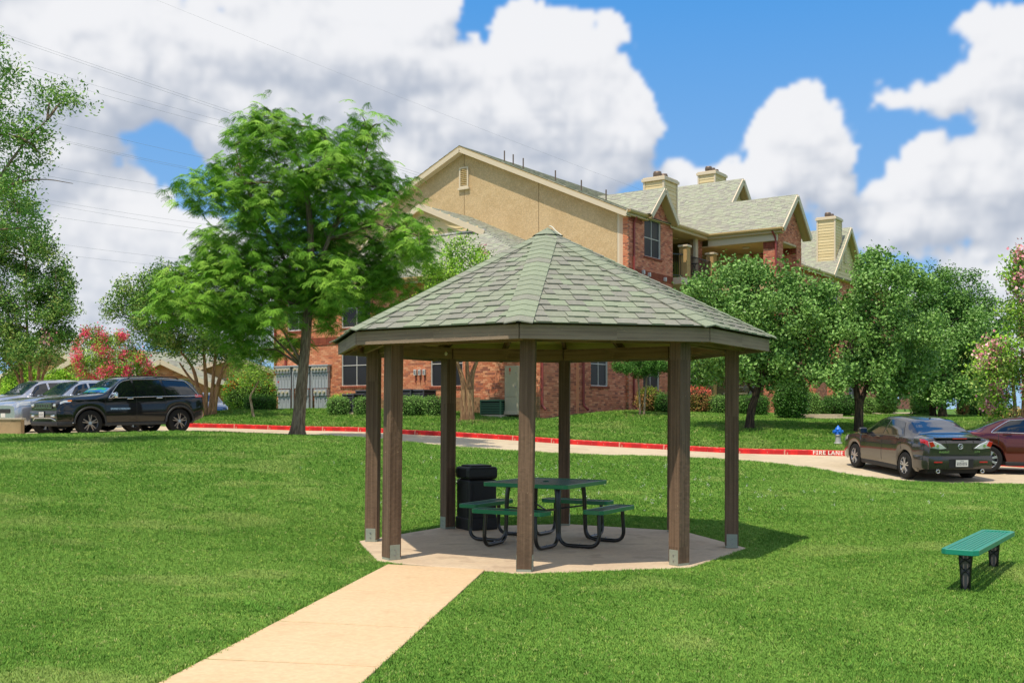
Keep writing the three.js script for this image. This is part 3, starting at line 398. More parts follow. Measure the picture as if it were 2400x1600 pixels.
function brickWall(B, name, F, poly, holes, own = 0, pal = brickPal, mudTo = -9, depth = .2) {
  const hp = holes.map(h => rectP(h[0], h[1], h[2], h[3]).reverse()), g = slab(poly, depth, hp).translate(0, 0, -depth); g.applyMatrix4(F); const w = part(B, name, g, M.mortar);
  const list = rows(poly, holes, .073, .215, rb, { gap: .011 }); list.forEach(p => { if (p.y0 < mudTo + .06 * rb()) p.mud = 1; p.dz = .004 * rb() - .002; });
  if (own) { const k = p => (p.y0 > .45 && p.y0 < 2.6 && p.x1 - p.x0 > .17 ? 0 : 100) + Math.abs(p.x0 + 2.4); list.sort((a, b) => k(a) - k(b)); }
  lay(w, 'brick', list, F, UB, M.bricks, pal, .012, rb, own); return w;
}
function soldier(w, F, x0, x1, y, h = .22) { const l = []; for (let x = x0; x < x1 - .02; x += .078) l.push({ x0: x, x1: Math.min(x1, x + .067), y0: y, y1: y + h }); lay(w, 'soldier_brick', l, F, UB, [M.bricks[4]], soldierPal, .028, rb); lay(w, 'band_brick', rows(rectP(x0, x1, y - .075, y - .005), [], .073, .215, rb, { gap: .011 }), F, UB, [M.bricks[4]], soldierPal, .04, rb); }
function windowAt(B, F, x0, x1, y0, y1, sill = true) {
  const P = g => g.applyMatrix4(F), w = x1 - x0, h = y1 - y0, cx = (x0 + x1) / 2, cy = (y0 + y1) / 2, f = .032;
  const win = part(B, 'window', P(slab(rectP(x0, x1, y0, y1), .07, [rectP(x0 + f, x1 - f, y0 + f, y1 - f).reverse()]).translate(0, 0, -.09)), M.white);
  for (const i of [0, 1]) for (const j of [0, 1]) { const a = x0 + f + i * (w - 2 * f) / 2, b = y0 + f + j * (h - 2 * f) / 2; part(win, 'pane', P(box((w - 2 * f) / 2 - .03, (h - 2 * f) / 2 - .03, .012, a + (w - 2 * f) / 4, b + (h - 2 * f) / 4, -.07)), M.pane); }
  part(win, 'glazing_bar', P(box(.03, h - 2 * f, .03, cx, cy, -.062)), M.white); part(win, 'meeting_rail', P(box(w - 2 * f, .03, .03, cx, cy, -.058)), M.white);
  
  if (sill) { const l = []; for (let x = x0 - .05; x < x1 + .03; x += .1) l.push({ x0: x, x1: x + .088, y0: y0 - .085, y1: y0 - .005 }); lay(win, 'sill_brick', l, F, UB, [M.bricks[2]], soldierPal, .05, rb); }
  return win;
}
function roofPlane(B, pts, name = 'roof', tw = .26, rh = .15, lift = 0) {
  const F = planeMat(pts[0], pts[1], pts[2]), poly = onPlane(F, pts), g = slab(poly, .02).translate(0, 0, -.02); g.applyMatrix4(F); const o = part(B, name, g, M.felt), g2 = slab(poly, .03).translate(0, 0, -.051); g2.applyMatrix4(F); part(o, 'sheathing', g2, M.soffit);
  const l = rows(poly, [], rh, tw, rb, { gap: .004, jit: .35, vgap: -.02 }); l.forEach(p => p.dz = rb() < .5 ? .006 : 0); lay(o, 'shingle', l, F, UB, M.shingles, roofPal, .012, rb, 0, -.05, .003); return o;
}
function gutter(B, a, b, out) { if (out.clone().cross(V3(0, 1, 0)).dot(b.clone().sub(a)) < 0) [a, b] = [b, a]; const d = b.clone().sub(a), L = d.length(), g = slab([[0, 0], [.1, 0], [.13, .06], [.13, .12], [.115, .12], [.115, .065], [.09, .015], [.015, .015], [.015, .12], [0, .12]], L); const m = new THREE.Matrix4().makeBasis(out, V3(0, 1, 0), d.clone().normalize()).setPosition(a); g.applyMatrix4(m); return part(B, 'gutter', g, M.gutter); }
const plank = (a, b, w, h, mat, B, name, up = V3(0, 1, 0)) => { const d = b.clone().sub(a), L = d.length(), g = box(w, h, L).applyMatrix4(new THREE.Matrix4().lookAt(a, b, up)).translate(...a.clone().lerp(b, .5).toArray()); return part(B, name, g, mat); };
const lap = (() => { const g = new THREE.BoxGeometry(1, 1, 1), p = g.attributes.position; for (let i = 0; i < p.count; i++) if (p.getY(i) > 0 && p.getZ(i) > 0) p.setZ(i, -.3); g.computeVertexNormals(); return metreUV(g); })();
function siding(B, name, F, poly, holes = [], mats = M.siding, rh = .2, own = true) { const g = slab(poly, .08, holes.map(h => rectP(...h).reverse())).translate(0, 0, -.08); g.applyMatrix4(F); const w = part(B, name, g, mats[0]); const l = rows(poly, holes, rh, Infinity, rb, { vgap: -.01 }).filter(p => p.x1 - p.x0 > .05); lay(w, 'board', l, F, lap, mats, null, .028, rb, l.length); return w; }
function downspout(B, pts) { return part(B, 'downspout', bent(pts, .08, .045, 8), M.spout); }
function chimney(B, x0, x1, z0, z1, y0, y1, pots = 2) {   // boarded chimney stack
  const c = part(B, 'chimney', box(x1 - x0 - .06, y1 - y0, z1 - z0 - .06, (x0 + x1) / 2, (y0 + y1) / 2, (z0 + z1) / 2), M.siding[1]);
  const bd = (F, w) => { const l = rows(rectP(.08, w - .08, 0, y1 - y0 - .12), [], .17, Infinity, rb, { vgap: -.01 }); lay(c, 'board', l, F, lap, M.siding, null, .026, rb, l.length); };
  bd(FR(x0, y0, z1 - .03), x1 - x0); bd(RT(x1 - .03, y0, z1), z1 - z0);
  for (const [x, z] of [[x0 + .03, z1 - .03], [x1 - .03, z1 - .03], [x1 - .03, z0 + .03], [x0 + .03, z0 + .03]]) part(c, 'corner_board', box(.09, y1 - y0, .09, x, (y0 + y1) / 2, z), M.trim);
  part(c, 'cap', [box(x1 - x0 + .14, .12, z1 - z0 + .14, (x0 + x1) / 2, y1 - .04, (z0 + z1) / 2), box(x1 - x0 + .04, .06, z1 - z0 + .04, (x0 + x1) / 2, y1 + .05, (z0 + z1) / 2)], M.trim);
  for (let i = 0; i < pots; i++) { const z = lerp(z1, z0, (i + .6) / (pots + .2)), x = (x0 + x1) / 2; part(c, 'flue', new THREE.LatheGeometry([[.001, .28], [.17, .28], [.17, .22], [.19, .22], [.19, .08], [.16, .08], [.16, 0]].map(p => new THREE.Vector2(p[0], p[1])), 18).translate(x, y1 + .08, z), M.flue); }
  return c;
}
{
  const B = thing('apartment_building', 'three storey brick and tan stucco apartment building with grey green shingle roofs', 'building', K, -35 * PI / 180); B.scale.setScalar(BS);
  const E2 = 4.99, E3 = 7.97, AP = 11.46, ZF = 5.94, XL = -13.4, HW = 7.9;
  // --- lower brick block, wall towards the street
  const wins = [[-9.5, -7.95, .98, 2.62], [-9.5, -7.95, 3.3, 4.86], [-4.9, -3.4, .9, 2.6], [-4.9, -3.4, 3.3, 4.86], [-12.6, -11.4, 3.3, 4.86]];
  const w1 = brickWall(B, 'wall', FR(0, 0, ZF), rectP(XL, 0, -.6, E2 - .02), wins, 300, brickPal, .4);
  soldier(w1, FR(0, 0, ZF), XL, 0, 2.74);
  wins.forEach(w => windowAt(B, FR(0, 0, ZF), ...w));
  // --- long facade, lower part
  const sideW = [[3.24, 4.5, .93, 2.6], [-.0, .0, 0, 0]].slice(0, 1);
  brickWall(B, 'wall', RT(0, 0, ZF), rectP(0, 2.39, -.6, E2 - .02), [], 0, redPal, .35);
  const w2 = brickWall(B, 'wall', RT(.12, 0, ZF), rectP(2.39, ZF, -.6, E2 - .02), sideW, 0, redPal, .4, .32); sideW.forEach(w => windowAt(B, RT(.12, 0, ZF), ...w));
  soldier(w2, RT(.12, 0, ZF), 2.39, ZF, 2.74);
  part(B, 'wall_return', box(.12, E2 + .6, .02, .06, (E2 - .6) / 2, ZF - 2.385), M.bricks[3]);
  brickWall(B, 'wall', LF(-15.8, 0, -30), rectP(0, 30, -.6, E3), [], 0, brickPal, 0);
  // --- bay with the small brick gable, then recessed balconies
  const bayWin = [[1.28, 2.72, 6.24, 7.79], [1.2, 2.6, 3.3, 4.9], [1.2, 2.6, .8, 2.4]];
  const bay = brickWall(B, 'wall', RT(.24, 0, 0), [[-.02, -.6], [3.82, -.6], [3.82, 7.9], [3.35, 7.95], [2.42, 8.95], [1.45, 7.95], [-.02, 7.9]], bayWin, 0, redPal, .3, .4); bayWin.forEach(w => windowAt(B, RT(.24, 0, 0), ...w));
  soldier(bay, RT(.24, 0, 0), 0, 3.82, 5.42); soldier(bay, RT(.24, 0, 0), 0, 1.1, 7.55, .25);
  brickWall(B, 'wall_return', FR(0, 0, .02), rectP(0, .24, -.6, E3 - .1), [], 0, brickPal, .3, .05);
  for (const [u, y] of [[1.1, 5.55], [1.6, 5.5], [3.0, 5.45]]) part(B, 'dryer_vent', rbox(.16, .18, .1, .03, .30, y, -u), M.white);
  // --- upper gable wall in four stucco panels with open joints
  const roofAt = x => E3 + (AP - E3) * (1 - Math.abs(x + HW) / HW), jx = [-15.8, -11.8, -7.9, -4, 0];
  const gw = part(B, 'gable_wall', slab([[-15.8, 3.5], [0, 3.5], [0, E3], [-HW, AP], [-15.8, E3]], .2).translate(0, 0, -.26), M.soffit);
  for (let i = 0; i < 4; i++) { const a = jx[i] + (i ? .012 : 0), b = jx[i + 1] - (i < 3 ? .012 : .28); part(gw, 'stucco_panel', slab([[a, 3.6], [b, 3.6], [b, roofAt(b) - .05], [a, roofAt(a) - .05]], .05).translate(0, 0, -.05), M.stucco); }
  part(gw, 'corner_trim', box(.26, 4.6, .07, -.13, 5.6, -.02), M.trim);
  const v = part(gw, 'louvre_vent', slab(rectP(-8.13, -7.63, 9.72, 10.62), .08, [rectP(-8.06, -7.7, 9.8, 10.56).reverse()]), M.trim); for (let i = 0; i < 9; i++) part(v, 'slat', box(.38, .018, .09, -7.88, 9.85 + i * .083, .02).applyMatrix4(new THREE.Matrix4()), M.siding[0]);  part(v, 'sill', box(.6, .08, .12, -7.88, 9.68, .05), M.trim);
  // --- main roof
  const oh = .35, sl = (AP - E3) / HW, eY = E3 - sl * oh, rk = .38, far = -52;
  roofPlane(B, [V3(oh, eY, rk), V3(oh, eY, far), V3(-HW, AP + .03, far), V3(-HW, AP + .03, rk)], 'roof', .3, .16);
  roofPlane(B, [V3(-15.8 - oh, eY, far), V3(-15.8 - oh, eY, rk), V3(-HW, AP + .03, rk), V3(-HW, AP + .03, far)], 'roof', .6, .3);
  plank(V3(oh, eY - .12, rk - .03), V3(-HW, AP - .1, rk - .03), .05, .26, M.trim, B, 'bargeboard'); plank(V3(-15.8 - oh, eY - .12, rk - .03), V3(-HW, AP - .1, rk - .03), .05, .26, M.trim, B, 'bargeboard');
  plank(V3(oh, eY - .2, rk / 2), V3(-HW, AP - .2, rk / 2), .36, .04, M.trim, B, 'rake_soffit'); plank(V3(-15.8 - oh, eY - .2, rk / 2), V3(-HW, AP - .2, rk / 2), .36, .04, M.trim, B, 'rake_soffit');
  for (const [x, z, h] of [[-6.6, -1.2, .22], [-6.2, -1.3, .2], [-5.6, -1.2, .2], [-4.2, -1.6, .18], [-2.9, -1.6, .18], [-1.7, -1.6, .16]]) part(B, 'vent_pipe', cyl(.03, .03, h + .3, x, roofAt(x) + h / 2 + .15, z, 10), M.flue);
  part(B, 'ridge_vent', box(1.0, .22, 3.4, -2.3, roofAt(-2.3) + .12, -7).rotateZ(0), M.siding[0]);
  // --- hip roof with gablet over the lower block
  const x0 = .35, x1 = -14.2, ze = ZF + .4, yE = E2 - .05, px = -7.48, pk = 8.38, zb = 3.2, gy = 7.09, hw = 2.98;
  roofPlane(B, [V3(x1, yE, ze), V3(x0, yE, ze), V3(px + hw, gy, zb), V3(px - 2.52, gy, zb)], 'hip_roof', .24, .14);
  roofPlane(B, [V3(x0, yE, ze), V3(x0, yE, -.1), V3(px, pk, -.1), V3(px, pk, zb + .3), V3(px + hw, gy, zb)], 'hip_roof', .24, .14);
  roofPlane(B, [V3(x1, yE, -.1), V3(x1, yE, ze), V3(px - 2.52, gy, zb), V3(px, pk, zb + .3), V3(px, pk, -.1)], 'hip_roof', .5, .25);
  siding(B, 'gablet', FR(0, 0, zb + .02), [[px - hw, gy], [px + hw, gy], [px, pk - .02]], [], M.siding, .2);
  for (const s of [-1, 1]) plank(V3(px + s * (hw + .25), gy - .16, zb + .28), V3(px, pk - .06, zb + .28), .06, .22, M.trim, B, 'bargeboard');
  part(B, 'gablet_sill', box(hw * 2 + .3, .07, .12, px, gy + .01, zb + .08), M.white);
  const soff = part(B, 'eave_soffit', [box(x0 - x1, .05, .42, (x0 + x1) / 2, yE - .07, ze - .2), box(.37, .05, ze, .17, yE - .07, ze / 2)], M.soffit);
  part(B, 'eave_fascia', [box(x0 - x1, .2, .04, (x0 + x1) / 2, yE - .06, ze - .02), box(.04, .2, ze, x0 - .02, yE - .06, ze / 2)], M.trim);
  gutter(B, V3(x1, yE - .06, ze), V3(x0, yE - .06, ze), V3(0, 0, 1)); gutter(B, V3(x0, yE - .06, ze), V3(x0, yE - .06, 0), V3(1, 0, 0));
  downspout(B, [V3(.06, E2 - .2, ZF - .05), V3(.06, .15, ZF - .05), V3(.2, .04, ZF - .05)]); downspout(B, [V3(.2, E2 - .2, ZF - 2.6), V3(.2, .2, ZF - 2.6), V3(.45, .03, ZF - 2.5)]); downspout(B, [V3(XL + .1, E2 - .2, ZF + .06), V3(XL + .1, .2, ZF + .06), V3(XL + .02, .03, ZF + .2)]);
  downspout(B, [V3(.42, E3 - .32, -.35), V3(.30, E3 - .55, -.35), V3(.30, .2, -.35), V3(.5, .03, -.35)]);
  // --- small steep brick gable over the bay
  const gp = 2.42, gpk = 9.12, gf = .62, gE = E3 - .08;
  for (const s of [-1, 1]) { const a = V3(gf, gE, -(gp + s * 1.2)), t = V3(gf, gpk, -gp), t2 = V3(-2.6, gpk, -gp), a2 = V3(-.2, gE, -(gp + s * 1.2)); roofPlane(B, s > 0 ? [a, a2, t2, t] : [a2, a, t, t2], 'bay_roof', .22, .13); plank(a.clone().add(V3(.01, -.1, 0)), t.clone().add(V3(.01, -.1, 0)), .05, .2, M.trim, B, 'bargeboard'); plank(V3(.43, gE - .16, -(gp + s * 1.15)), V3(.43, gpk - .16, -gp), .36, .03, M.soffit, B, 'rake_soffit'); }
  gutter(B, V3(oh, eY - .06, rk - .1), V3(oh, eY - .06, -1.4), V3(1, 0, 0)); gutter(B, V3(oh, eY - .06, -3.5), V3(oh, eY - .06, -7.3), V3(1, 0, 0));
  part(B, 'eave_fascia', [box(.04, .2, 1.7, oh - .02, eY - .05, -.55), box(.04, .2, 3.8, oh - .02, eY - .05, -5.4)], M.trim); part(B, 'eave_soffit', [box(.4, .04, 1.6, .2, eY - .15, -.6), box(2.2, .04, 3.5, -.75, eY - .16, -5.55)], M.soffit);
  // --- balconies between bay and stair porch, one per floor
  for (const [f, vis] of [[0, 1], [2.74, 1], [5.62, 1]]) {
    const fy = f; const b = part(B, 'balcony', box(2.2, .28, 3.6, -.45, fy - .14, -5.62), M.trim);
    siding(B, 'balcony_wall', RT(-1.5, fy, -3.82), rectP(0, 3.5, .0, 2.3), [[1.25, 2.35, 0, 2.05]], M.siding, .19);
    const dr = part(B, 'balcony_door', box(.05, 2.05, 1.1, -1.53, fy + 1.02, -5.62), M.door); part(dr, 'frame', [box(.08, 2.1, .09, -1.47, fy + 1.05, -5.02), box(.08, 2.1, .14, -1.47, fy + 1.05, -6.24), box(.08, .09, 1.3, -1.47, fy + 2.1, -5.62)], M.trim);
    brickWall(B, 'pier', RT(-.05, fy, -6.75), rectP(0, .62, -.3, 2.35), [], 0, redPal, -9, .3);
    part(B, 'pier_trim', box(.12, 2.3, .26, .0, fy + 1.15, -6.6), M.trim);
    for (const [x, z] of [[.46, -4.55], [.46, -7.25]]) { const p = part(B, 'pillar', box(.36, 1.45, .36, x, fy + .62, z), M.pillar); part(p, 'cap', rbox(.46, .09, .46, .02, x, fy + 1.385, z), M.trim); }
    const rail = (a, c) => { const n = Math.round(a.distanceTo(c) / .11), q = part(B, 'railing', [a, c].map((p, i) => null) && (() => { const d = c.clone().sub(a), L = d.length(), ry = Math.atan2(d.x, d.z), m = a.clone().lerp(c, .5); return merge([box(.045, .04, L).rotateY(ry).translate(m.x, fy + 1.02, m.z), box(.03, .03, L).rotateY(ry).translate(m.x, fy + .12, m.z)]); })(), M.iron); for (let i = 1; i < n; i++) { const p = a.clone().lerp(c, i / n); part(q, 'baluster', box(.018, .9, .018, p.x, fy + .57, p.z), M.iron); } };
    rail(V3(.2, 0, -3.86), V3(.46, 0, -4.35)); rail(V3(.5, 0, -4.75), V3(.5, 0, -7.05));
  }
  // --- stair porch with brick piers and gable
  const pa = 7.3, pb = 10.3, ps = 3.57, pe = E3 + .02, pkY = 9.52, pm = (pa + pb) / 2;
  for (const [z, nm] of [[-pa - .08, 0], [-pb + .62, 1]]) { const px = .62, zc = z - px / 2 + .0; const w = brickWall(B, 'pier', FR(ps - .72, -.6, z), rectP(0, .64, 0, 8.0), [], 0, redPal, .4, .6); brickWall(B, 'pier', RT(ps - .08, -.6, z), rectP(0, .6, 0, 8.0), [], 0, redPal, .4, .05); part(B, 'pier_core', box(.58, 8, .56, ps - .4, 3.4, zc), M.bricks[4]); soldier(w, FR(ps - .72, 0, z), 0, .64, 7.12, .24); }
  for (const fy of [2.6, 5.42]) part(B, 'landing', box(3.9, .3, 2.9, 1.5, fy, -pm), M.soffit);
  brickWall(B, 'porch_gable', RT(ps - .06, 0, -pa - .1), [[0, 7.35], [2.8, 7.35], [2.8, 7.9], [1.42, 9.3], [0, 7.9]], [[.62, 2.2, 7.3, 7.42]], 0, redPal, -9, .3);
  part(B, 'porch_ceiling', box(4.4, .06, 2.95, 1.3, 7.36, -pm), M.soffit); const lamp = part(B, 'ceiling_lamp', cyl(.14, .16, .06, 1.7, 7.3, -pa - .9, 16), M.white);
  part(B, 'porch_beam', [box(3.2, .5, .2, 1.9, 7.6, -pa - .05)], M.trim);
  for (const s of [-1, 1]) { const z = -(pm + s * 1.72), zi = -(pm + s * 1.72); const a = V3(ps + .3, pe - .12, z), a2 = V3(-.5, pe - .12, z), t = V3(ps + .3, pkY, -pm), t2 = V3(-3.5, pkY, -pm); roofPlane(B, s > 0 ? [a, a2, t2, t] : [a2, a, t, t2], 'porch_roof', .22, .13); plank(a.clone().add(V3(.01, -.1, 0)), t.clone().add(V3(.01, -.1, 0)), .06, .22, M.trim, B, 'bargeboard'); plank(V3(ps + .1, pe - .28, z), V3(ps + .1, pkY - .17, -pm), .38, .03, M.soffit, B, 'rake_soffit'); }
  gutter(B, V3(.3, pe - .24, -pa + .2), V3(ps + .26, pe - .24, -pa + .2), V3(0, 0, 1)); part(B, 'eave_fascia', box(3.6, .22, .04, 1.95, pe - .2, -pa + .18), M.trim); part(B, 'eave_soffit', box(3.6, .04, .34, 1.95, pe - .32, -pa + .02), M.soffit);
  downspout(B, [V3(ps - .2, pe - .25, -pa + .25), V3(ps - .12, pe - .55, -pa + .02), V3(ps - .12, .2, -pa + .02), V3(ps - .1, .03, -pa + .2)]);
  siding(B, 'stair_wall', FR(0, 0, -10.2), rectP(-2.2, .9, 0, 7.4), [], M.siding, .2); siding(B, 'stair_wall', RT(-1.2, 0, -7.6), rectP(0, 2.6, 0, 7.4), [], M.siding, .2); part(B, 'pier_trim', box(.2, 7.4, .14, .95, 3.7, -10.1), M.trim);
  brickWall(B, 'wall', FR(0, 0, -10.15), rectP(1.1, 1.8, 0, 7.3), [], 0, redPal, .3, .3);
  for (let i = 0; i < 9; i++) part(B, 'stair_tread', box(1.2, .06, .28, 1.2, .2 + i * .29, -7.8 - i * .26), M.trim);
  part(B, 'stair_string', plankG(V3(1.82, 0, -7.6), V3(1.82, 2.6, -10.1)), M.iron); part(B, 'stair_rail', plankG(V3(1.82, .9, -7.6), V3(1.82, 3.5, -10.1), .05), M.iron);
  function plankG(a, b, h = .24) { return box(.05, h, a.distanceTo(b)).applyMatrix4(new THREE.Matrix4().lookAt(a, b, V3(0, 1, 0))).translate(...a.clone().lerp(b, .5).toArray()); }
  // --- two tall cross gables on the long facade
  for (const [pc, full] of [[10.9, 1], [27.3, 0]]) {
    const hw = 3.1, top = 11.03, f = .45;
    for (const s of [-1, 1]) { const z = -(pc + s * hw), a = V3(f, E3 - .1, z), a2 = V3(-7, E3 - .1, z), t = V3(f, top, -pc), t2 = V3(-9, top, -pc); roofPlane(B, s > 0 ? [a, a2, t2, t] : [a2, a, t, t2], 'cross_roof', .22, .13); plank(a.clone().add(V3(.01, -.1, 0)), t.clone().add(V3(.01, -.1, 0)), .06, .22, M.trim, B, 'bargeboard'); }
    siding(B, 'cross_gable', RT(.05, 0, -(pc - hw + .1)), [[0, E3 - .2], [2 * hw - .2, E3 - .2], [hw - .1, top - .25]], [], M.siding, .2);
    const lv = part(B, 'louvre_vent', box(.06, .8, .42, .1, 9.3, -pc), M.trim); for (let i = 0; i < 7; i++) part(lv, 'slat', box(.05, .03, .34, .13, 9.0 + i * .1, -pc), M.siding[0]);
    // wall of the long facade under it
    brickWall(B, 'wall', RT(0, 0, -(pc - hw)), rectP(full ? 3 : 0, 2 * hw + (full ? 4 : 3), -.6, 7.8), full ? [[4, 5.2, .8, 2.4], [4, 5.2, 3.4, 5]] : [[.6, 1.9, 6.2, 7.55], [.6, 1.9, .8, 2.4], [4, 5.4, .8, 2.4]], 0, redPal, .3, .3);
    if (!full) [[.6, 1.9, 6.2, 7.55], [.6, 1.9, .8, 2.4], [4, 5.4, .8, 2.4]].forEach(w => windowAt(B, RT(0, 0, -(pc - hw)), ...w)); else[[4, 5.2, .8, 2.4], [4, 5.2, 3.4, 5]].forEach(w => windowAt(B, RT(0, 0, -(pc - hw)), ...w));
  }
  gutter(B, V3(oh, eY - .06, -19), V3(oh, eY - .06, -24.2), V3(1, 0, 0)); gutter(B, V3(oh, eY - .06, -30.5), V3(oh, eY - .06, -50), V3(1, 0, 0)); part(B, 'eave_fascia', [box(.04, .2, 6, oh - .02, eY - .05, -21), box(.04, .2, 20, oh - .02, eY - .05, -40)], M.trim);
  brickWall(B, 'wall', RT(0, 0, -33), rectP(0, 18, -.6, 7.8), [[2, 3.4, .8, 2.4], [6, 7.4, .8, 2.4]], 0, redPal, .3, .3); brickWall(B, 'wall', RT(0, 0, -18), rectP(0, 6.3, -.6, 7.8), [], 0, redPal, .3, .3);
  for (const z of [-16, -19.5]) { brickWall(B, 'pier', RT(2.2, -.6, z), rectP(0, .7, 0, 6), [], 0, redPal, .4, .6); brickWall(B, 'pier', FR(1.6, -.6, z), rectP(0, .6, 0, 6), [], 0, redPal, .4, .05); }
  chimney(B, -1.6, -.6, -6.0, -4.7, 7.6, 10.12, 2); chimney(B, -4.2, -3.2, -17.2, -15.8, 9, 12.75, 3); chimney(B, -.9, .2, -26.3, -25.1, 8.4, 11.35, 2);
}
// ---------------------------------------------------------------- fittings on and before the brick wall (positions in the building's frame)
const BM = new THREE.Matrix4().makeRotationY(-35 * PI / 180).scale(V3(BS, BS, BS)).setPosition(K), BL = (x, y, z) => V3(x, y, z).applyMatrix4(BM), BY = -35 * PI / 180;
M.meter = phy(lin(sr(176, 182, 188)), .45, { metalness: .2, bumpMap: mapd(coarse, 2), bumpScale: .002 }); M.meterDark = std(lin(sr(140, 146, 150)), .5); M.beige = std(lin(sr(186, 178, 152)), .7);
{
  const t = thing('meter_bank', 'grey bank of electricity meters mounted on the brick wall', 'meter', BL(-11.6, 0, 5.965), BY), H = 1.86;
  const unit = (x, w, y, n, hT, hB) => { const b = part(t, 'meter_box', rbox(w, hT, .2, .008, x, y, .11), M.meter); for (let i = 0; i < n; i++) { const mx = x - w / 2 + w * (i + .5) / n; const q = part(b, 'dial', cyl(.06, .065, .09, 0, 0, 0, 16).rotateX(PI / 2).translate(mx, y + .01, .25), M.beige); part(t, 'breaker_panel', rbox(w / n - .02, hB, .15, .006, mx, y - hT / 2 - hB / 2 - .015, .085), M.meter); part(t, 'latch', rbox(.05, .18, .012, .005, mx, y - hT / 2 - .2, .165), M.meterDark); } };
  for (const [x, n] of [[-1.18, 5], [.0, 4], [1.15, 5]]) { unit(x, .98, H - .02, n, .28, .68); unit(x + .05, .8, H - 1.05, 3, .3, .72); }
  for (const x of [-.6, .58]) part(t, 'conduit', cyl(.05, .05, H + .1, x, H / 2, .1, 10), M.meter); part(t, 'header', rbox(3.42, .06, .24, .008, 0, H + .15, .12), M.meter); part(t, 'control_box', rbox(.34, .7, .1, .01, -1.72, 1.25, .06), M.beige);
  for (const x of [-1.3, -1.25]) part(t, 'riser', cyl(.03, .03, .5, x + .12, H + .42, .05, 8), M.spout);
}
for (let i = 0; i < 3; i++) { const t = thing('disconnect_box', 'small white disconnect box on the brick wall between windows', 'box', BL(-5.62 + i * .22, 1.45, 5.955), BY, 'disconnect boxes on the brick wall'); part(t, 'case', rbox(.13, .24, .1, .01, 0, 0, .05), M.white); part(t, 'cover', rbox(.08, .13, .02, .004, 0, .01, .105), M.meterDark); part(t, 'conduit', cyl(.018, .018, .3, 0, -.26, .04, 8), M.spout); }
{
  const t = thing('utility_cabinet', 'tall pale beige metal cabinet against the brick wall', 'cabinet', BL(-.85, -.1, 6.3), BY); part(t, 'body', rbox(.62, 1.78, .4, .012, 0, .94, 0), M.beige); part(t, 'door', rbox(.58, 1.15, .02, .006, 0, 1.22, .205), M.beige); part(t, 'lower_panel', rbox(.58, .56, .02, .006, 0, .34, .205), M.beige);
  part(t, 'warning_label', [box(.07, .14, .004, -.05, 1.68, .218), box(.02, .12, .004, -.05, 1.54, .218)], std(lin(sr(206, 66, 34)), .6)); for (const y of [1.55, 1.0]) part(t, 'lock', cyl(.018, .018, .02, 0, 0, 0, 10).rotateX(PI / 2).translate(.22, y, .22), M.meterDark); part(t, 'plinth', rbox(.66, .14, .44, .01, 0, .03, 0), M.kerb);
}
function acUnit(pos, ry, w, h, d, col, label, group) {
  const t = thing('air_conditioner', label, 'air conditioner', pos, ry, group), m = std(col, .5); part(t, 'casing', box(w - .06, h - .06, d - .06, 0, h / 2, 0), std(0x141618, .8));
  const n = Math.round(h / .075); for (let i = 0; i < n; i++) part(t, 'louvre', slab(rectP(-w / 2, w / 2, -d / 2, d / 2), .035, [rectP(-w / 2 + .03, w / 2 - .03, -d / 2 + .03, d / 2 - .03).reverse()]).rotateX(-PI / 2).translate(0, .06 + i * (h - .12) / n, 0), m);
  for (const [x, z] of [[-1, -1], [1, -1], [-1, 1], [1, 1]]) part(t, 'corner_post', box(.05, h, .05, x * (w / 2 - .02), h / 2, z * (d / 2 - .02)), m); part(t, 'top', rbox(w + .03, .06, d + .03, .015, 0, h, 0), m); part(t, 'fan_grille', cyl(Math.min(w, d) * .36, Math.min(w, d) * .36, .03, 0, h + .03, 0, 24), m); part(t, 'pad', box(w + .12, .16, d + .12, 0, -.06, 0), M.kerb);
}
{
  const gp = (u, d, dy = 0) => onGround(u, d).add(V3(0, dy, 0)), dk = lin(sr(78, 80, 88));
  acUnit(gp(1160, 41.3, .05), BY, .98, .56, .62, lin(sr(74, 116, 88)), 'low green louvred air conditioner by the beige cabinet');
  acUnit(gp(827, 42.2, .05), BY, .6, .72, .6, dk, 'dark grey louvred air conditioner between two clipped box shrubs'); acUnit(gp(862, 43, .06), BY, .7, .8, .7, dk, 'dark air conditioner behind the clipped hedge below the window', 'air conditioners behind the hedges'); acUnit(gp(960, 42.4, .06), BY, .75, .82, .75, dk, 'dark air conditioner behind the long hedge below the disconnect boxes'); acUnit(gp(990, 42.2, .06), BY, .75, .82, .75, dk, 'dark air conditioner at the window end of the long hedge');
}
// concrete step flight and walk on the far lawn
{
  M.walk = M.kerb; const st = (u, v, d, w, i) => { const p = W(u, v, d); const o = structure('step', rbox(w, .16, .5, .012), M.kerb, 'pale concrete step on the far lawn', 'step'); o.position.set(p.x, p.y - .07, p.z); o.rotation.y = -.25; o.userData.group = 'concrete steps'; };
  st(1925, 971, 44, 1.7); st(1950, 978, 43.2, 1.7); st(1985, 985, 42.5, 1.7); st(2015, 992, 41.8, 1.7); st(2048, 999, 41.1, 1.7); st(2078, 1006, 40.4, 1.7);
  const c = [W(1880, 967, 45.5), W(1990, 966, 47.5), W(2160, 963.5, 50), W(2160, 961.5, 51.5), W(1990, 963, 49.5), W(1870, 964.5, 47.5)].map(p => V3(p.x, groundY(p.x, -p.z) + .05, p.z)); const g = merge([quadGeo(c[0], c[1], c[4], c[5]), quadGeo(c[1], c[2], c[3], c[4])]); structure('walkway', g, M.kerb, 'pale concrete walkway in front of the right hand hedges', 'walkway');
}
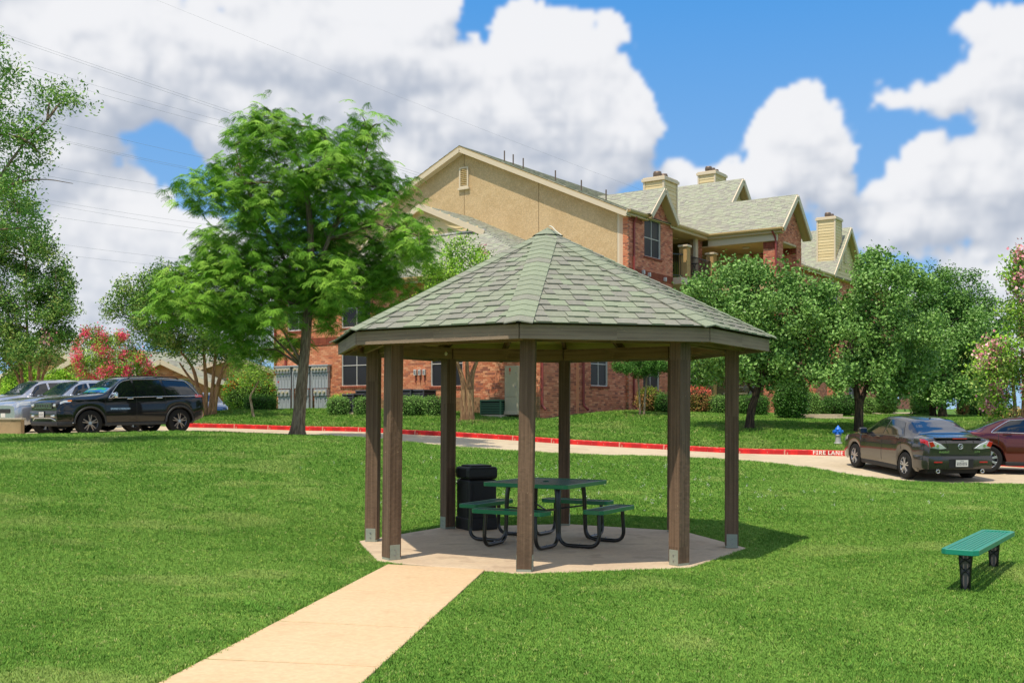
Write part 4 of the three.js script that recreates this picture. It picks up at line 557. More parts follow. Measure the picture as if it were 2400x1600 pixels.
// balcony furniture
{
  const o = BL(-.25, 5.62, -4.25), t = thing('folding_chair', 'black folding chair with a red printed patch on the upper balcony', 'chair', o, BY + 1.0), f = std(0x14151c, .85);
  part(t, 'seat', rbox(.52, .03, .46, .012, 0, .42, 0), f); const bk = part(t, 'backrest', rbox(.54, .5, .03, .012, 0, .72, -.22), f); part(bk, 'patch', rbox(.3, .14, .006, .002, 0, .74, -.2), std(0xb8182c, .7)); const pt = part(bk, 'patch_print', text('Coors', .085, .003).translate(0, .74, -.196), M.white);
  for (const x of [-.26, .26]) { part(t, 'leg', bent([V3(x, 0, .24), V3(x, .42, -.2), V3(x, .98, -.24)], .04, .012, 6), M.iron); part(t, 'leg', bent([V3(x, 0, -.24), V3(x, .42, .2), V3(x, .62, .24)], .04, .012, 6), M.iron); part(t, 'armrest', rbox(.05, .02, .44, .008, x, .63, .02), f); }
  const s = thing('easel_stand', 'dark metal tripod stand on the upper balcony behind the railing', 'stand', BL(.1, 5.62, -6.3), BY + .6); for (let i = 0; i < 3; i++) { const a = i * 2.1; part(s, 'leg', bent([V3(.42 * Math.cos(a), 0, .42 * Math.sin(a)), V3(-.1 * Math.cos(a), .95, -.1 * Math.sin(a))], .05, .016, 6), M.iron); } part(s, 'plate', rbox(.3, .03, .3, .01, 0, .96, 0), M.iron);
}

// ---------------------------------------------------------------- vegetation
const barkTex = (a, b, seed, sx = 14) => tex(256, 512, (x, y) => { const n = tf(x, y * .25, sx * 2, 4, seed), m = tf(x, y, 5, 4, seed + 7), q = mixc(a, b, sstep(.38, .62, n * .65 + m * .35)); return q; });
const barkBump = tex(256, 512, (x, y) => [tf(x, y * .25, 24, 4, 610)], false);
const bark = (a, b, s) => { const m = std(0xffffff, .95, { map: mapd(barkTex(a, b, s), 1), bumpMap: mapd(barkBump, 1), bumpScale: .03 }); m.map.repeat.set(1.2, .8); m.bumpMap.repeat.set(1.2, .8); return m; };
M.barkGrey = bark(sr(156, 136, 114), sr(108, 90, 72), 600); M.barkDark = bark(sr(98, 82, 64), sr(52, 42, 34), 620); M.barkMyrtle = bark(sr(186, 152, 112), sr(136, 104, 76), 640); M.barkPale = bark(sr(186, 172, 144), sr(146, 126, 100), 660);
const leafMat = (rough, spec = .5, tr = 0) => phy(0xffffff, rough, { transmission: tr, thickness: 0, specularIntensity: spec });
M.leafGloss = leafMat(.4, .55); M.leafSoft = leafMat(.6, .35); M.petal = leafMat(.8, .2); M.needle = leafMat(.65, .3);
function leafBlade(l, w, fold, o, q) { const v = [V3(0, 0, 0), V3(w / 2, fold, l * .45), V3(0, 0, l), V3(-w / 2, fold, l * .45)].map(p => p.applyQuaternion(q).add(o)); return [v[0], v[1], v[2], v[0], v[2], v[3]]; }
function geoFrom(tris) { const g = new THREE.BufferGeometry(); g.setAttribute('position', new THREE.Float32BufferAttribute(tris.flatMap(p => [p.x, p.y, p.z]), 3)); g.computeVertexNormals(); return g; }
function leafCluster(n, l, w, R, seed, up = .3) { const r = rng(seed), t = []; for (let i = 0; i < n; i++) { const d = V3(gauss(r), gauss(r) + up, gauss(r)).normalize(), q = new THREE.Quaternion().setFromUnitVectors(V3(0, 0, 1), d).multiply(new THREE.Quaternion().setFromAxisAngle(V3(0, 0, 1), r() * 6.28)); const k = .7 + .6 * r(); t.push(...leafBlade(l * k, w * k, w * .18, V3(gauss(r), gauss(r), gauss(r)).multiplyScalar(R * .5), q)); } return geoFrom(t); }
function feather(seed) { const r = rng(seed), t = [], q0 = new THREE.Quaternion(); for (let s = 0; s < 4; s++) { const yaw = (s - 1.5) * .55 + (r() - .5) * .5, L = .30 + .14 * r(); for (let i = 0; i < 9; i++) for (const sd of [-1, 1]) { const f = .12 + .85 * i / 9, px = Math.sin(yaw) * L * f, pz = Math.cos(yaw) * L * f, py = -.32 * f * f * L, ll = .10 * (1 - .55 * f) + .03, a = yaw + sd * (.85 + .2 * r()), q = new THREE.Quaternion().setFromEuler(new THREE.Euler(.25 + .3 * r(), a, 0, 'YXZ')); t.push(...leafBlade(ll, .021, 0, V3(px, py, pz), q)); } } return geoFrom(t); }
const CL = { pear: [1, 2, 3].map(s => leafCluster(7, .10, .07, .17, s)), myrtle: [11, 12].map(s => leafCluster(8, .085, .048, .16, s)), small: [21, 22].map(s => leafCluster(8, .06, .036, .11, s)), cyp: [31, 32, 33].map(feather), petals: [41].map(s => leafCluster(12, .06, .05, .12, s, .6)), elm: [51, 52].map(s => leafCluster(7, .07, .03, .17, s)), oak: [61].map(s => leafCluster(9, .11, .055, .2, s)) };
const pickFrom = (cols, gain = 2.1) => r => { const a = cols[Math.floor(r() * cols.length)], k = (.88 + .24 * r()) * gain; _c.setRGB(a[0], a[1], a[2], THREE.SRGBColorSpace); return _c.multiplyScalar(k); };
const GREEN = { pear: [[80, 112, 52], [91, 122, 58], [72, 102, 47], [104, 134, 70], [85, 116, 55]].map(c => sr(...c)), myrtle: [[82, 112, 50], [94, 122, 56], [72, 100, 44], [106, 130, 64], [118, 132, 68]].map(c => sr(...c)), cyp: [[90, 130, 38], [102, 142, 44], [78, 118, 34], [116, 152, 56], [88, 126, 40]].map(c => sr(...c)), dark: [[54, 88, 34], [64, 100, 38], [46, 78, 30]].map(c => sr(...c)), lime: [[110, 146, 44], [126, 158, 54], [96, 132, 40]].map(c => sr(...c)), oak: [[74, 106, 48], [64, 96, 42], [86, 116, 56]].map(c => sr(...c)), redtip: [[130, 96, 58], [116, 108, 54], [140, 96, 66], [104, 100, 48]].map(c => sr(...c)) };
const PINK = [[246, 178, 190], [240, 160, 178], [250, 200, 206], [226, 150, 160]].map(c => sr(...c)), RED = [[236, 76, 122], [242, 104, 134], [228, 80, 108], [247, 140, 148]].map(c => sr(...c)), SCAR = [[230, 50, 40], [216, 40, 44]].map(c => sr(...c));
function instanced(parent, name, geos, mat, list, pick, r, kind = 'stuff') {   // list: [pos, quat, scale]
  geos.forEach((g, gi) => { const sub = list.filter((_, i) => i % geos.length === gi); if (!sub.length) return; const im = shade(new THREE.InstancedMesh(g, mat, sub.length)); im.name = name; im.userData.kind = kind; sub.forEach(([p, q, s], i) => { im.setMatrixAt(i, TRS(p, q, V3(s, s, s))); im.setColorAt(i, pick(r)); }); parent.add(im); });
}
const rq = r => new THREE.Quaternion().setFromEuler(new THREE.Euler((r() - .5) * 1.4, r() * 6.283, (r() - .5) * 1.4, 'YXZ'));
function tree(o) {
  const r = rng(o.seed), d = o.d, base = W(o.base[0], o.base[1], d); base.y = groundY(base.x, d) - .04;
  const t = thing(o.name, o.label, o.cat || 'tree', base, 0, o.group), L = (u, v, dz = 0) => W(u, v, d).add(V3(0, 0, dz)).sub(base), m = 1 / FPX * d;
  const trunks = o.trunks.map(tr => tr.map(([u, v, rad, dz]) => [L(u, v, dz || 0), rad]));
  trunks.forEach((tr, ti) => { if (o.trunks[ti][0][1] > o.base[1] - 12) tr[0][0].y = Math.min(tr[0][0].y, -.1 + groundY(base.x + tr[0][0].x, d - tr[0][0].z) - base.y); const c = new THREE.CatmullRomCurve3(tr.map(p => p[0])), n = 14, pts = [], rad = []; for (let i = 0; i <= n; i++) { const k = i / n * (tr.length - 1), a = Math.min(tr.length - 2, Math.floor(k)); pts.push(c.getPoint(i / n)); rad.push(lerp(tr[a][1], tr[a + 1][1], k - a) * (i === 0 ? 1.35 : i === 1 ? 1.08 : 1)); } part(t, 'trunk', taper(pts, rad, 12), o.bark); });
  const leaves = [], flowers = [];
  for (const b of o.blobs) {
    const ax = b[2] * m, by = b[3] * m, az = Math.min(ax, o.maxDepth || 9) * .9, c = L(b[0], b[1], b[4] ?? (r() - .5) * (o.spread || 1.4));
    const nC = Math.max(3, Math.round((o.dens || 4) * (ax * by + ax * az * .4)));
    let st = trunks[0].at(-1)[0]; for (const tr of trunks) for (const p of tr.slice(1)) if (p[0].y < c.y + .3 && p[0].distanceTo(c) < st.distanceTo(c)) st = p[0];
    if (o.limbs !== 0) { const mid = st.clone().lerp(c, .55).add(V3(0, .12 * st.distanceTo(c), 0)), rr = o.limbR || .05; part(t, 'limb', taper([st.clone(), st.clone().lerp(mid, .5), mid, mid.clone().lerp(c, .6), c], [rr, rr * .8, rr * .6, rr * .42, rr * .25], 6), o.bark); }
    for (let i = 0; i < nC; i++) {
      const dir = V3(gauss(r), gauss(r), gauss(r)).normalize(), k = .35 + .7 * Math.sqrt(r()), cc = c.clone().add(V3(dir.x * ax * k, dir.y * by * k, dir.z * az * k)), sg = (o.sigma || .2) * (.7 + .6 * r());
      if (o.twigs && r() < o.twigs) part(t, 'twig', taper([c.clone().lerp(cc, .15), c.clone().lerp(cc, .6).add(V3(0, .06, 0)), cc], [.02, .014, .006], 4), o.bark);
      const nl = Math.round((o.per || 14) * (.6 + .8 * r()));
      for (let j = 0; j < nl; j++) { const g = V3(gauss(r), gauss(r) * (o.flat || .75), gauss(r)).clampLength(0, 1.9).multiplyScalar(sg); const p = cc.clone().add(g); let q; if (o.droop) { const h = V3(dir.x * .6 + gauss(r) * .6, 0, dir.z * .6 + gauss(r) * .6); q = new THREE.Quaternion().setFromEuler(new THREE.Euler(.15 + .55 * r(), Math.atan2(h.x, h.z), (r() - .5) * .8, 'YXZ')); } else q = rq(r); leaves.push([p, q, (o.size || 1) * (.75 + .5 * r())]); }
      if (o.flower && r() < o.flower && (dir.y > -.3 || o.flower === 1)) { const cf = c.clone().add(V3(dir.x * ax, dir.y * by, dir.z * az).multiplyScalar(1.02 + .1 * r())); for (let j = 0; j < (o.petals || 7); j++) flowers.push([cf.clone().add(V3(gauss(r), gauss(r) * 1.3, gauss(r)).multiplyScalar(.09)), rq(r), (.7 + .5 * r()) * (o.psize || 1)]); }
    }
  }
  const twigless = o.mat || M.leafSoft; instanced(t, 'foliage', o.leaf, twigless, leaves, pickFrom(o.cols, o.gain), r);
  if (flowers.length) instanced(t, 'blossom', CL.petals, M.petal, flowers, pickFrom(o.fcols || PINK, 1.05), r);
  return t;
}
tree({ name: 'cypress_tree', label: 'tall feathery bright green cypress standing on the lawn edge by the street', seed: 3, d: 31, base: [696, 1022], bark: M.barkGrey, cols: GREEN.cyp, leaf: CL.cyp, mat: M.needle, gain: 1.75, droop: 1, dens: 21, per: 15, sigma: .26, size: .80, limbR: .045, spread: 3, flat: .95, twigs: .2,
  trunks: [[[697, 1026, .24], [700, 985, .185], [710, 860, .15], [722, 720, .13], [728, 600, .11], [722, 480, .08], [700, 380, .05], [668, 290, .02]], [[722, 720, .07], [770, 560, .06], [830, 440, .04], [865, 330, .02]], [[718, 700, .06], [640, 560, .05], [575, 430, .035], [550, 340, .015]]],
  blobs: [[650, 290, 45, 45], [652, 350, 80, 55], [562, 310, 38, 48], [750, 305, 70, 50], [862, 305, 40, 42], [870, 375, 55, 50], [545, 400, 55, 50], [650, 430, 100, 55], [765, 410, 85, 60], [905, 440, 40, 50], [500, 470, 45, 45], [590, 500, 80, 50], [715, 510, 95, 55], [830, 500, 75, 60], [920, 520, 45, 35], [480, 560, 48, 45], [580, 590, 80, 50], [700, 600, 100, 55], [820, 600, 90, 50], [930, 580, 75, 45], [990, 570, 40, 38], [470, 640, 65, 50], [570, 670, 85, 55], [690, 690, 90, 50], [800, 680, 80, 45], [900, 660, 75, 45], [470, 720, 65, 45], [550, 750, 75, 50], [640, 745, 60, 42], [575, 815, 45, 24], [660, 800, 35, 22], [770, 740, 40, 28], [860, 725, 50, 32], [430, 650, 40, 35], [610, 640, 60, 40], [755, 640, 60, 40]] });
const pear = (o) => tree({ name: 'pear_tree', bark: M.barkDark, cols: GREEN.pear, leaf: CL.pear, mat: M.leafGloss, dens: 12, per: 36, sigma: .21, size: 1.1, limbR: .06, group: 'round crowned trees on the far lawn', ...o });
pear({ label: 'glossy round crowned tree with a leaning trunk behind the pavilion roof', seed: 11, d: 37, base: [1757, 1005], trunks: [[[1757, 1006, .16], [1762, 960, .14], [1775, 915, .12], [1790, 860, .1], [1790, 760, .05]], [[1772, 925, .06], [1740, 880, .05], [1700, 820, .03]], [[1775, 915, .06], [1840, 850, .05], [1880, 780, .03]]], blobs: [[1735, 650, 60, 45], [1800, 680, 80, 55], [1660, 700, 60, 45], [1720, 740, 90, 60], [1840, 740, 80, 55], [1640, 760, 50, 45], [1900, 780, 60, 55], [1780, 820, 100, 55], [1690, 840, 75, 45], [1870, 850, 70, 45], [1930, 720, 50, 50], [1800, 870, 70, 35], [1610, 720, 30, 30], [1650, 860, 45, 38], [1880, 690, 40, 30]] });
pear({ label: 'tallest round crowned glossy tree with a forked straight trunk above the grey sedan', seed: 12, d: 36, base: [2014, 1014], trunks: [[[2014, 1015, .17], [2014, 980, .15], [2013, 945, .13], [2006, 900, .09], [1995, 800, .06]], [[2014, 955, .1], [2030, 910, .08], [2045, 820, .05], [2080, 720, .03]]], blobs: [[2090, 625, 62, 42], [2120, 680, 55, 50], [2060, 690, 60, 50], [2030, 740, 75, 55], [2120, 770, 75, 60], [2000, 800, 75, 55], [2070, 830, 80, 55], [2150, 850, 60, 50], [1975, 860, 60, 40], [2050, 890, 70, 35], [2120, 905, 60, 30], [1960, 740, 45, 45], [1930, 880, 45, 32]] });
tree({ name: 'oak_tree', label: 'dull green broad oak standing behind the glossy trees', seed: 13, d: 47, base: [2211, 975], bark: M.barkDark, cols: GREEN.oak, leaf: CL.oak, dens: 8, per: 32, sigma: .28, size: 1.15, limbR: .07, trunks: [[[2211, 984, .2], [2209, 940, .17], [2210, 880, .12], [2210, 760, .06]]], blobs: [[2190, 670, 55, 38], [2250, 690, 60, 42], [2200, 740, 80, 55], [2280, 750, 65, 55], [2230, 810, 90, 60], [2310, 820, 60, 50], [2190, 860, 70, 50], [2270, 880, 75, 45], [2220, 920, 70, 30], [2150, 720, 40, 35], [2330, 740, 40, 40]] });
pear({ label: 'round crowned glossy tree with a short straight trunk in front of the oak', seed: 15, d: 42, base: [2190, 972], trunks: [[[2188, 972, .14], [2187, 940, .12], [2190, 880, .08], [2200, 800, .04]]], blobs: [[2180, 760, 55, 45], [2250, 775, 60, 48], [2205, 830, 75, 50], [2285, 845, 55, 45], [2150, 865, 55, 42], [2235, 890, 75, 40], [2310, 895, 45, 32], [2170, 920, 60, 24], [2260, 925, 60, 20]] });
tree({ name: 'dark_tree', label: 'small dark tree with a V shaped trunk beyond the grey sedan', seed: 14, d: 42, base: [2306, 979], bark: M.barkDark, cols: GREEN.dark, leaf: CL.pear, dens: 9, per: 30, sigma: .24, size: 1.1, trunks: [[[2304, 980, .12], [2290, 945, .1], [2276, 900, .07], [2270, 840, .04]], [[2308, 978, .11], [2325, 945, .09], [2345, 915, .06], [2360, 850, .04]]], blobs: [[2280, 880, 60, 40], [2340, 870, 60, 45], [2310, 830, 60, 45], [2370, 800, 50, 50]] });
const myrtle = o => tree({ name: 'crape_myrtle', bark: M.barkMyrtle, cols: GREEN.myrtle, leaf: CL.myrtle, dens: 11, per: 34, sigma: .22, size: 1.1, limbR: .03, group: 'crape myrtles', flower: .035, ...o });
myrtle({ label: 'pale pink flowering crape myrtle rising beside the maroon sedan', seed: 21, d: 31, base: [2392, 1000], flower: .9, petals: 12, psize: 1.35, cols: [...GREEN.myrtle, ...GREEN.lime], trunks: [[[2385, 1002, .06], [2378, 930, .05], [2370, 850, .03]], [[2394, 1002, .06], [2400, 920, .05], [2395, 780, .03]], [[2402, 1002, .06], [2430, 900, .05], [2450, 780, .03]]], blobs: [[2385, 620, 30, 32], [2390, 700, 40, 45], [2370, 780, 55, 50], [2345, 850, 45, 40], [2385, 880, 50, 45], [2330, 930, 30, 25], [2360, 945, 32, 28], [2440, 820, 60, 70], [2460, 680, 60, 70], [2430, 930, 50, 40], [2310, 870, 26, 22]] });
myrtle({ label: 'crape myrtle with a smooth fluted trunk in front of the brick wall', seed: 22, d: 39.6, base: [1096, 985], flower: .04, bark: M.barkMyrtle, cols: [...GREEN.myrtle, ...GREEN.lime, ...GREEN.lime], trunks: [[[1088, 988, .13], [1086, 940, .11], [1084, 890, .09], [1072, 850, .06], [1050, 790, .05], [1040, 700, .03]], [[1096, 988, .14], [1098, 930, .12], [1096, 880, .08], [1094, 840, .06], [1095, 720, .03]], [[1104, 988, .12], [1104, 930, .11], [1106, 880, .09], [1120, 840, .06], [1140, 760, .04], [1145, 690, .02]]], blobs: [[1030, 630, 38, 32], [1085, 610, 45, 28], [1140, 612, 35, 26], [1060, 670, 60, 40], [1130, 680, 60, 45], [1010, 680, 35, 35], [1090, 740, 80, 45], [1170, 660, 30, 32], [1170, 740, 50, 45], [1020, 750, 50, 40]] });
myrtle({ label: 'spreading pale pink crape myrtle with many stems between the garages and the lawn', seed: 23, d: 42, base: [480, 968], flower: .022, cols: [...GREEN.myrtle, ...GREEN.dark], per: 36, trunks: [[[466, 972, .1], [462, 910, .08], [450, 860, .06], [410, 810, .04], [370, 770, .02]], [[480, 973, .1], [482, 900, .08], [478, 840, .06], [470, 760, .03]], [[490, 973, .09], [498, 900, .07], [505, 830, .06], [520, 740, .03]], [[500, 974, .11], [508, 910, .09], [530, 850, .06], [570, 790, .04]], [[472, 972, .07], [470, 920, .06], [440, 880, .05], [420, 850, .03]]], blobs: [[370, 650, 45, 30], [330, 690, 55, 38], [420, 690, 70, 50], [300, 740, 45, 35], [380, 750, 80, 50], [470, 740, 80, 55], [330, 788, 55, 28], [430, 800, 60, 28], [520, 780, 70, 50], [560, 720, 50, 50], [290, 700, 28, 24], [500, 830, 60, 25]] });
myrtle({ label: 'large crape myrtle with pale pink blossom rising behind the parked silver cars', seed: 24, d: 40, base: [70, 975], flower: .03, cols: [...GREEN.myrtle, ...GREEN.dark], per: 38, trunks: [[[55, 975, .07], [50, 880, .06], [30, 800, .04], [10, 700, .03]], [[68, 976, .08], [70, 870, .07], [62, 770, .05], [60, 600, .03]], [[80, 975, .07], [90, 870, .06], [105, 780, .04], [130, 680, .03]], [[62, 976, .06], [40, 880, .05], [10, 840, .03]], [[86, 976, .06], [100, 880, .05], [125, 830, .03]]], blobs: [[20, 500, 45, 40], [10, 560, 50, 50], [60, 600, 70, 50], [110, 620, 45, 35], [30, 680, 80, 60], [120, 700, 65, 45], [165, 710, 30, 25], [60, 770, 90, 50], [130, 770, 45, 40], [10, 830, 50, 45], [80, 830, 65, 35], [155, 790, 20, 22], [-60, 600, 80, 120], [-60, 780, 80, 100], [30, 450, 35, 25]] });
myrtle({ label: 'rose red flowering crape myrtle between the two garages', seed: 25, d: 50, base: [262, 950], flower: 1, fcols: RED, petals: 20, dens: 14, per: 26, cols: [...GREEN.lime, ...GREEN.myrtle], trunks: [[[255, 952, .06], [250, 900, .05], [240, 850, .03]], [[266, 952, .06], [275, 890, .05], [290, 850, .03]]], blobs: [[225, 805, 40, 26], [275, 815, 45, 28], [240, 850, 50, 32], [305, 855, 42, 28], [270, 885, 50, 22], [330, 865, 18, 16]] });
tree({ name: 'young_tree', label: 'young tree with a thin pale crooked trunk before the meter bank', seed: 26, d: 41, base: [594, 978], bark: M.barkPale, cols: [...GREEN.myrtle, ...GREEN.lime], leaf: CL.small, dens: 16, per: 30, sigma: .17, limbR: .02, trunks: [[[595, 980, .055], [589, 950, .045], [586, 930, .04], [595, 912, .035], [606, 890, .025], [612, 850, .015]]], blobs: [[575, 835, 32, 22], [620, 830, 32, 24], [560, 865, 28, 22], [605, 865, 40, 25], [645, 830, 18, 22], [585, 885, 35, 16], [650, 800, 14, 14]] });
tree({ name: 'elm_tree', label: 'fine leaved tree with bare twigs reaching in over the left of the lawn', seed: 27, d: 24.2, base: [-150, 1035], bark: M.barkGrey, cols: [...GREEN.myrtle, ...GREEN.pear], leaf: CL.elm, dens: 17, per: 28, sigma: .21, size: 1.25, limbR: .035, spread: 1.5, twigs: .15, trunks: [[[-150, 1035, .2], [-145, 800, .16], [-120, 600, .12], [-80, 400, .07], [-40, 250, .03]], [[-125, 620, .07], [-40, 480, .05], [40, 430, .03], [100, 420, .012], [170, 430, .006]], [[-110, 560, .06], [-20, 440, .04], [60, 330, .02], [110, 280, .01]]], blobs: [[10, 170, 28, 28], [30, 245, 42, 38], [95, 300, 40, 24], [60, 330, 55, 36], [130, 225, 18, 10], [155, 215, 16, 8], [20, 320, 50, 45], [100, 350, 30, 22], [40, 400, 55, 40], [-40, 280, 70, 60], [-60, 420, 80, 70], [10, 110, 10, 10], [70, 480, 28, 16], [95, 530, 20, 12], [60, 450, 22, 14], [-120, 560, 100, 80], [-170, 400, 100, 100]].map(b => [b[0] - 25, b[1], b[2] * .92, b[3] * .92]) });
tree({ name: 'topiary_tree', label: 'mushroom clipped tree on twin pale stems in a mulch ring', seed: 28, d: 42, base: [1505, 973], bark: M.barkPale, cols: GREEN.dark, leaf: CL.small, dens: 26, per: 30, sigma: .1, limbR: .02, spread: .2, trunks: [[[1501, 975, .05], [1499, 930, .04], [1496, 885, .035]], [[1509, 975, .05], [1512, 930, .04], [1516, 885, .03]]], blobs: [[1470, 862, 36, 20, 0], [1503, 854, 50, 26, 0], [1540, 862, 36, 20, 0], [1503, 856, 48, 24, .7], [1503, 858, 48, 24, -.7]] });
for (const [u, v, d, a, lab] of [[1505, 973, 42, 1.05, 'dark mulch ring round the clipped topiary'], [1757, 1005, 37, .9, 'bare earth ring under the leaning trunk'], [1096, 985, 39.6, 1.1, 'bare earth ring round the fluted crape myrtle']]) {
  const p = onGround(u, d), P = [], I = []; const rr = rng(u); for (let i = 0; i < 28; i++) { const an = i / 28 * 6.283, k = a * (.85 + .3 * rr()), x = p.x + Math.cos(an) * k, dd = d + Math.sin(an) * k; P.push(x, groundY(x, dd) + .012, -dd); I.push(28, i, (i + 1) % 28); } P.push(p.x, groundY(p.x, d) + .05, -d); const g = new THREE.BufferGeometry(); g.setAttribute('position', new THREE.Float32BufferAttribute(P, 3)); g.setIndex(I); g.computeVertexNormals(); structure('mulch_bed', metreUV(g), M.mulch ??= std(0xffffff, 1, { map: mapd(tex(128, 128, (x, y) => { const n = tf(x, y, 20, 3, 700); return mixc(sr(70, 54, 40), sr(124, 100, 74), n); }), 1) }), lab, 'mulch'); }
function shrub(label, u0, u1, v0, v1, d, cols, o = {}) {   // clipped or loose shrub: leafy shell round an added solid dark core against see-through
  const r = rng(u0 * 7 + v0), m = d / FPX, w = (u1 - u0) * m, x = ((u0 + u1) / 2 - 1200) * m, gy = groundY(x, d), top = EYE - (v0 - HOR) * m, h = Math.max(.35, top - gy), dep = o.dep || Math.min(w, 1.1), t = thing(o.name || 'shrub', label, o.cat || 'shrub', V3(x, gy, -d), o.ry ?? 0, o.group), pw = o.round ? 2.2 : 5;
  const core = new THREE.SphereGeometry(1, 20, 14), P = core.attributes.position, sq = (a, b, c) => { const n = Math.pow(Math.abs(a) ** pw + Math.abs(b) ** pw + Math.abs(c) ** pw, -1 / pw); return [a * n, b * n, c * n]; };
  for (let i = 0; i < P.count; i++) { const [a, b, c] = sq(P.getX(i), P.getY(i), P.getZ(i)), k = .86 + .1 * noise3(a * 4 + u0, b * 4, c * 4); P.setXYZ(i, a * w / 2 * k, h / 2 + b * h / 2 * k, c * dep / 2 * k); } core.computeVertexNormals(); part(t, 'dark_core', core, M.shrubCore ??= std(lin(sr(44, 58, 26)), 1));
  const L = [], n = Math.round((o.n || 330) * (w * h + dep * h + w * dep)); for (let i = 0; i < n; i++) { const [a, b, c] = sq(gauss(r), gauss(r), gauss(r)), k = .93 + .12 * r() + (o.loose || 0) * r() * .3; const p = V3(a * w / 2 * k, h / 2 + b * h / 2 * k, c * dep / 2 * k); if (p.y > .02) L.push([p, rq(r), (o.size || .9) * (.7 + .6 * r())]); }
  if (o.tip) { const A = L.filter(q => q[0].y < h * .72), Bq = L.filter(q => q[0].y >= h * .72); instanced(t, 'foliage', CL.small, M.leafSoft, A, pickFrom(cols), r); instanced(t, 'new_growth', CL.small, M.leafSoft, Bq, pickFrom(o.tip, 1.25), r); } else instanced(t, 'foliage', CL.small, o.gloss ? M.leafGloss : M.leafSoft, L, pickFrom(cols), r);
  if (o.flower) { const F = []; for (let i = 0; i < o.flower; i++) { const [a, b, c] = sq(gauss(r), Math.abs(gauss(r)), Math.abs(gauss(r))); F.push([V3(a * w * .52, h / 2 + b * h * .52, c * dep * .52), rq(r), .8 + .5 * r()]); } instanced(t, 'blossom', CL.petals, M.petal, F, pickFrom(o.fcols || RED, 1.05), r); }
  return t;
}
const box1 = { name: 'hedge', cat: 'hedge' };
shrub('boxy clipped hedge at the foot of the garage wall left of the meters', 578, 640, 931, 964, 44.5, GREEN.dark, box1);
shrub('square clipped box shrub beside the meter bank', 771, 817, 935, 978, 42, GREEN.pear, { ...box1, dep: .9 }); shrub('small clipped box shrub right of the dark louvred air conditioner', 834, 866, 936, 977, 41.8, GREEN.pear, { ...box1, dep: .8 });
shrub('tall clipped hedge behind the small air conditioner under the window', 780, 850, 929, 945, 43.2, GREEN.lime, { ...box1, dep: .6 }); shrub('long clipped hedge hiding two dark air conditioners', 936, 996, 934, 973, 41.2, GREEN.pear, box1); shrub('short clipped hedge next to the fluted crape myrtle', 998, 1036, 935, 972, 41, GREEN.pear, box1);
shrub('bronze and yellow shrub with pink tips behind the topiary stems', 1494, 1550, 912, 964, 44.5, GREEN.redtip, { round: 1, tip: [...GREEN.lime, ...GREEN.redtip] }); shrub('dark glossy low shrub beside the topiary stems', 1535, 1580, 925, 966, 44, GREEN.dark, { round: 1, gloss: 1 });
shrub('red tipped bronze shrub before the balcony railing', 1608, 1660, 911, 966, 46, GREEN.redtip, { tip: [sr(222, 112, 100), sr(206, 96, 84), sr(190, 130, 84)] }); shrub('low green hedge right of the red tipped shrub', 1656, 1735, 932, 966, 46, GREEN.pear, box1); shrub('dark low hedge under the stair of the building', 1735, 1796, 930, 970, 46, GREEN.dark, box1);
shrub('big loose glossy evergreen shrub beside the brick pier', 1822, 1886, 892, 978, 43, GREEN.dark, { round: 1, gloss: 1, loose: .4, size: 1.2 }); shrub('mid green shrub behind the big glossy evergreen', 1880, 1920, 922, 966, 47, GREEN.pear, { round: 1 }); shrub('broad leafy shrub in front of the dark stairwell', 1925, 2012, 930, 964, 47.5, GREEN.dark, { round: 1, gloss: 1, loose: .3 }); shrub('rounded green shrub right of the forked trunk', 2020, 2052, 934, 962, 49, GREEN.pear, { round: 1 }); shrub('dark shrub at the foot of the far brick piers', 2052, 2100, 925, 962, 50, GREEN.dark, { round: 1 }); shrub('loose grey green shrub under the oak', 2140, 2190, 915, 962, 50, GREEN.oak, { round: 1, loose: .4 }); shrub('small tan and green shrub at the far window', 2244, 2266, 937, 960, 50, GREEN.redtip, { round: 1 }); shrub('low green hedge at the far window', 2262, 2330, 937, 960, 50.5, GREEN.pear, box1);
shrub('bright yellow green bush behind the parked silver cars', 10, 100, 872, 975, 44, GREEN.lime, { round: 1, loose: .4, flower: 5, size: 1.2 }); shrub('bright green bush in front of the tan garage', 95, 178, 878, 975, 43.5, GREEN.lime, { round: 1, loose: .4, flower: 8, size: 1.2 }); shrub('scarlet flowering bush behind the young tree', 530, 640, 880, 940, 45.5, [...GREEN.pear, ...GREEN.lime], { round: 1, loose: .4, flower: 26, fcols: SCAR });
shrub('brown dry ground shrub beyond the maroon sedan', 2320, 2400, 962, 985, 38, [sr(150, 126, 80), sr(120, 110, 60)], { round: 1, n: 160 });

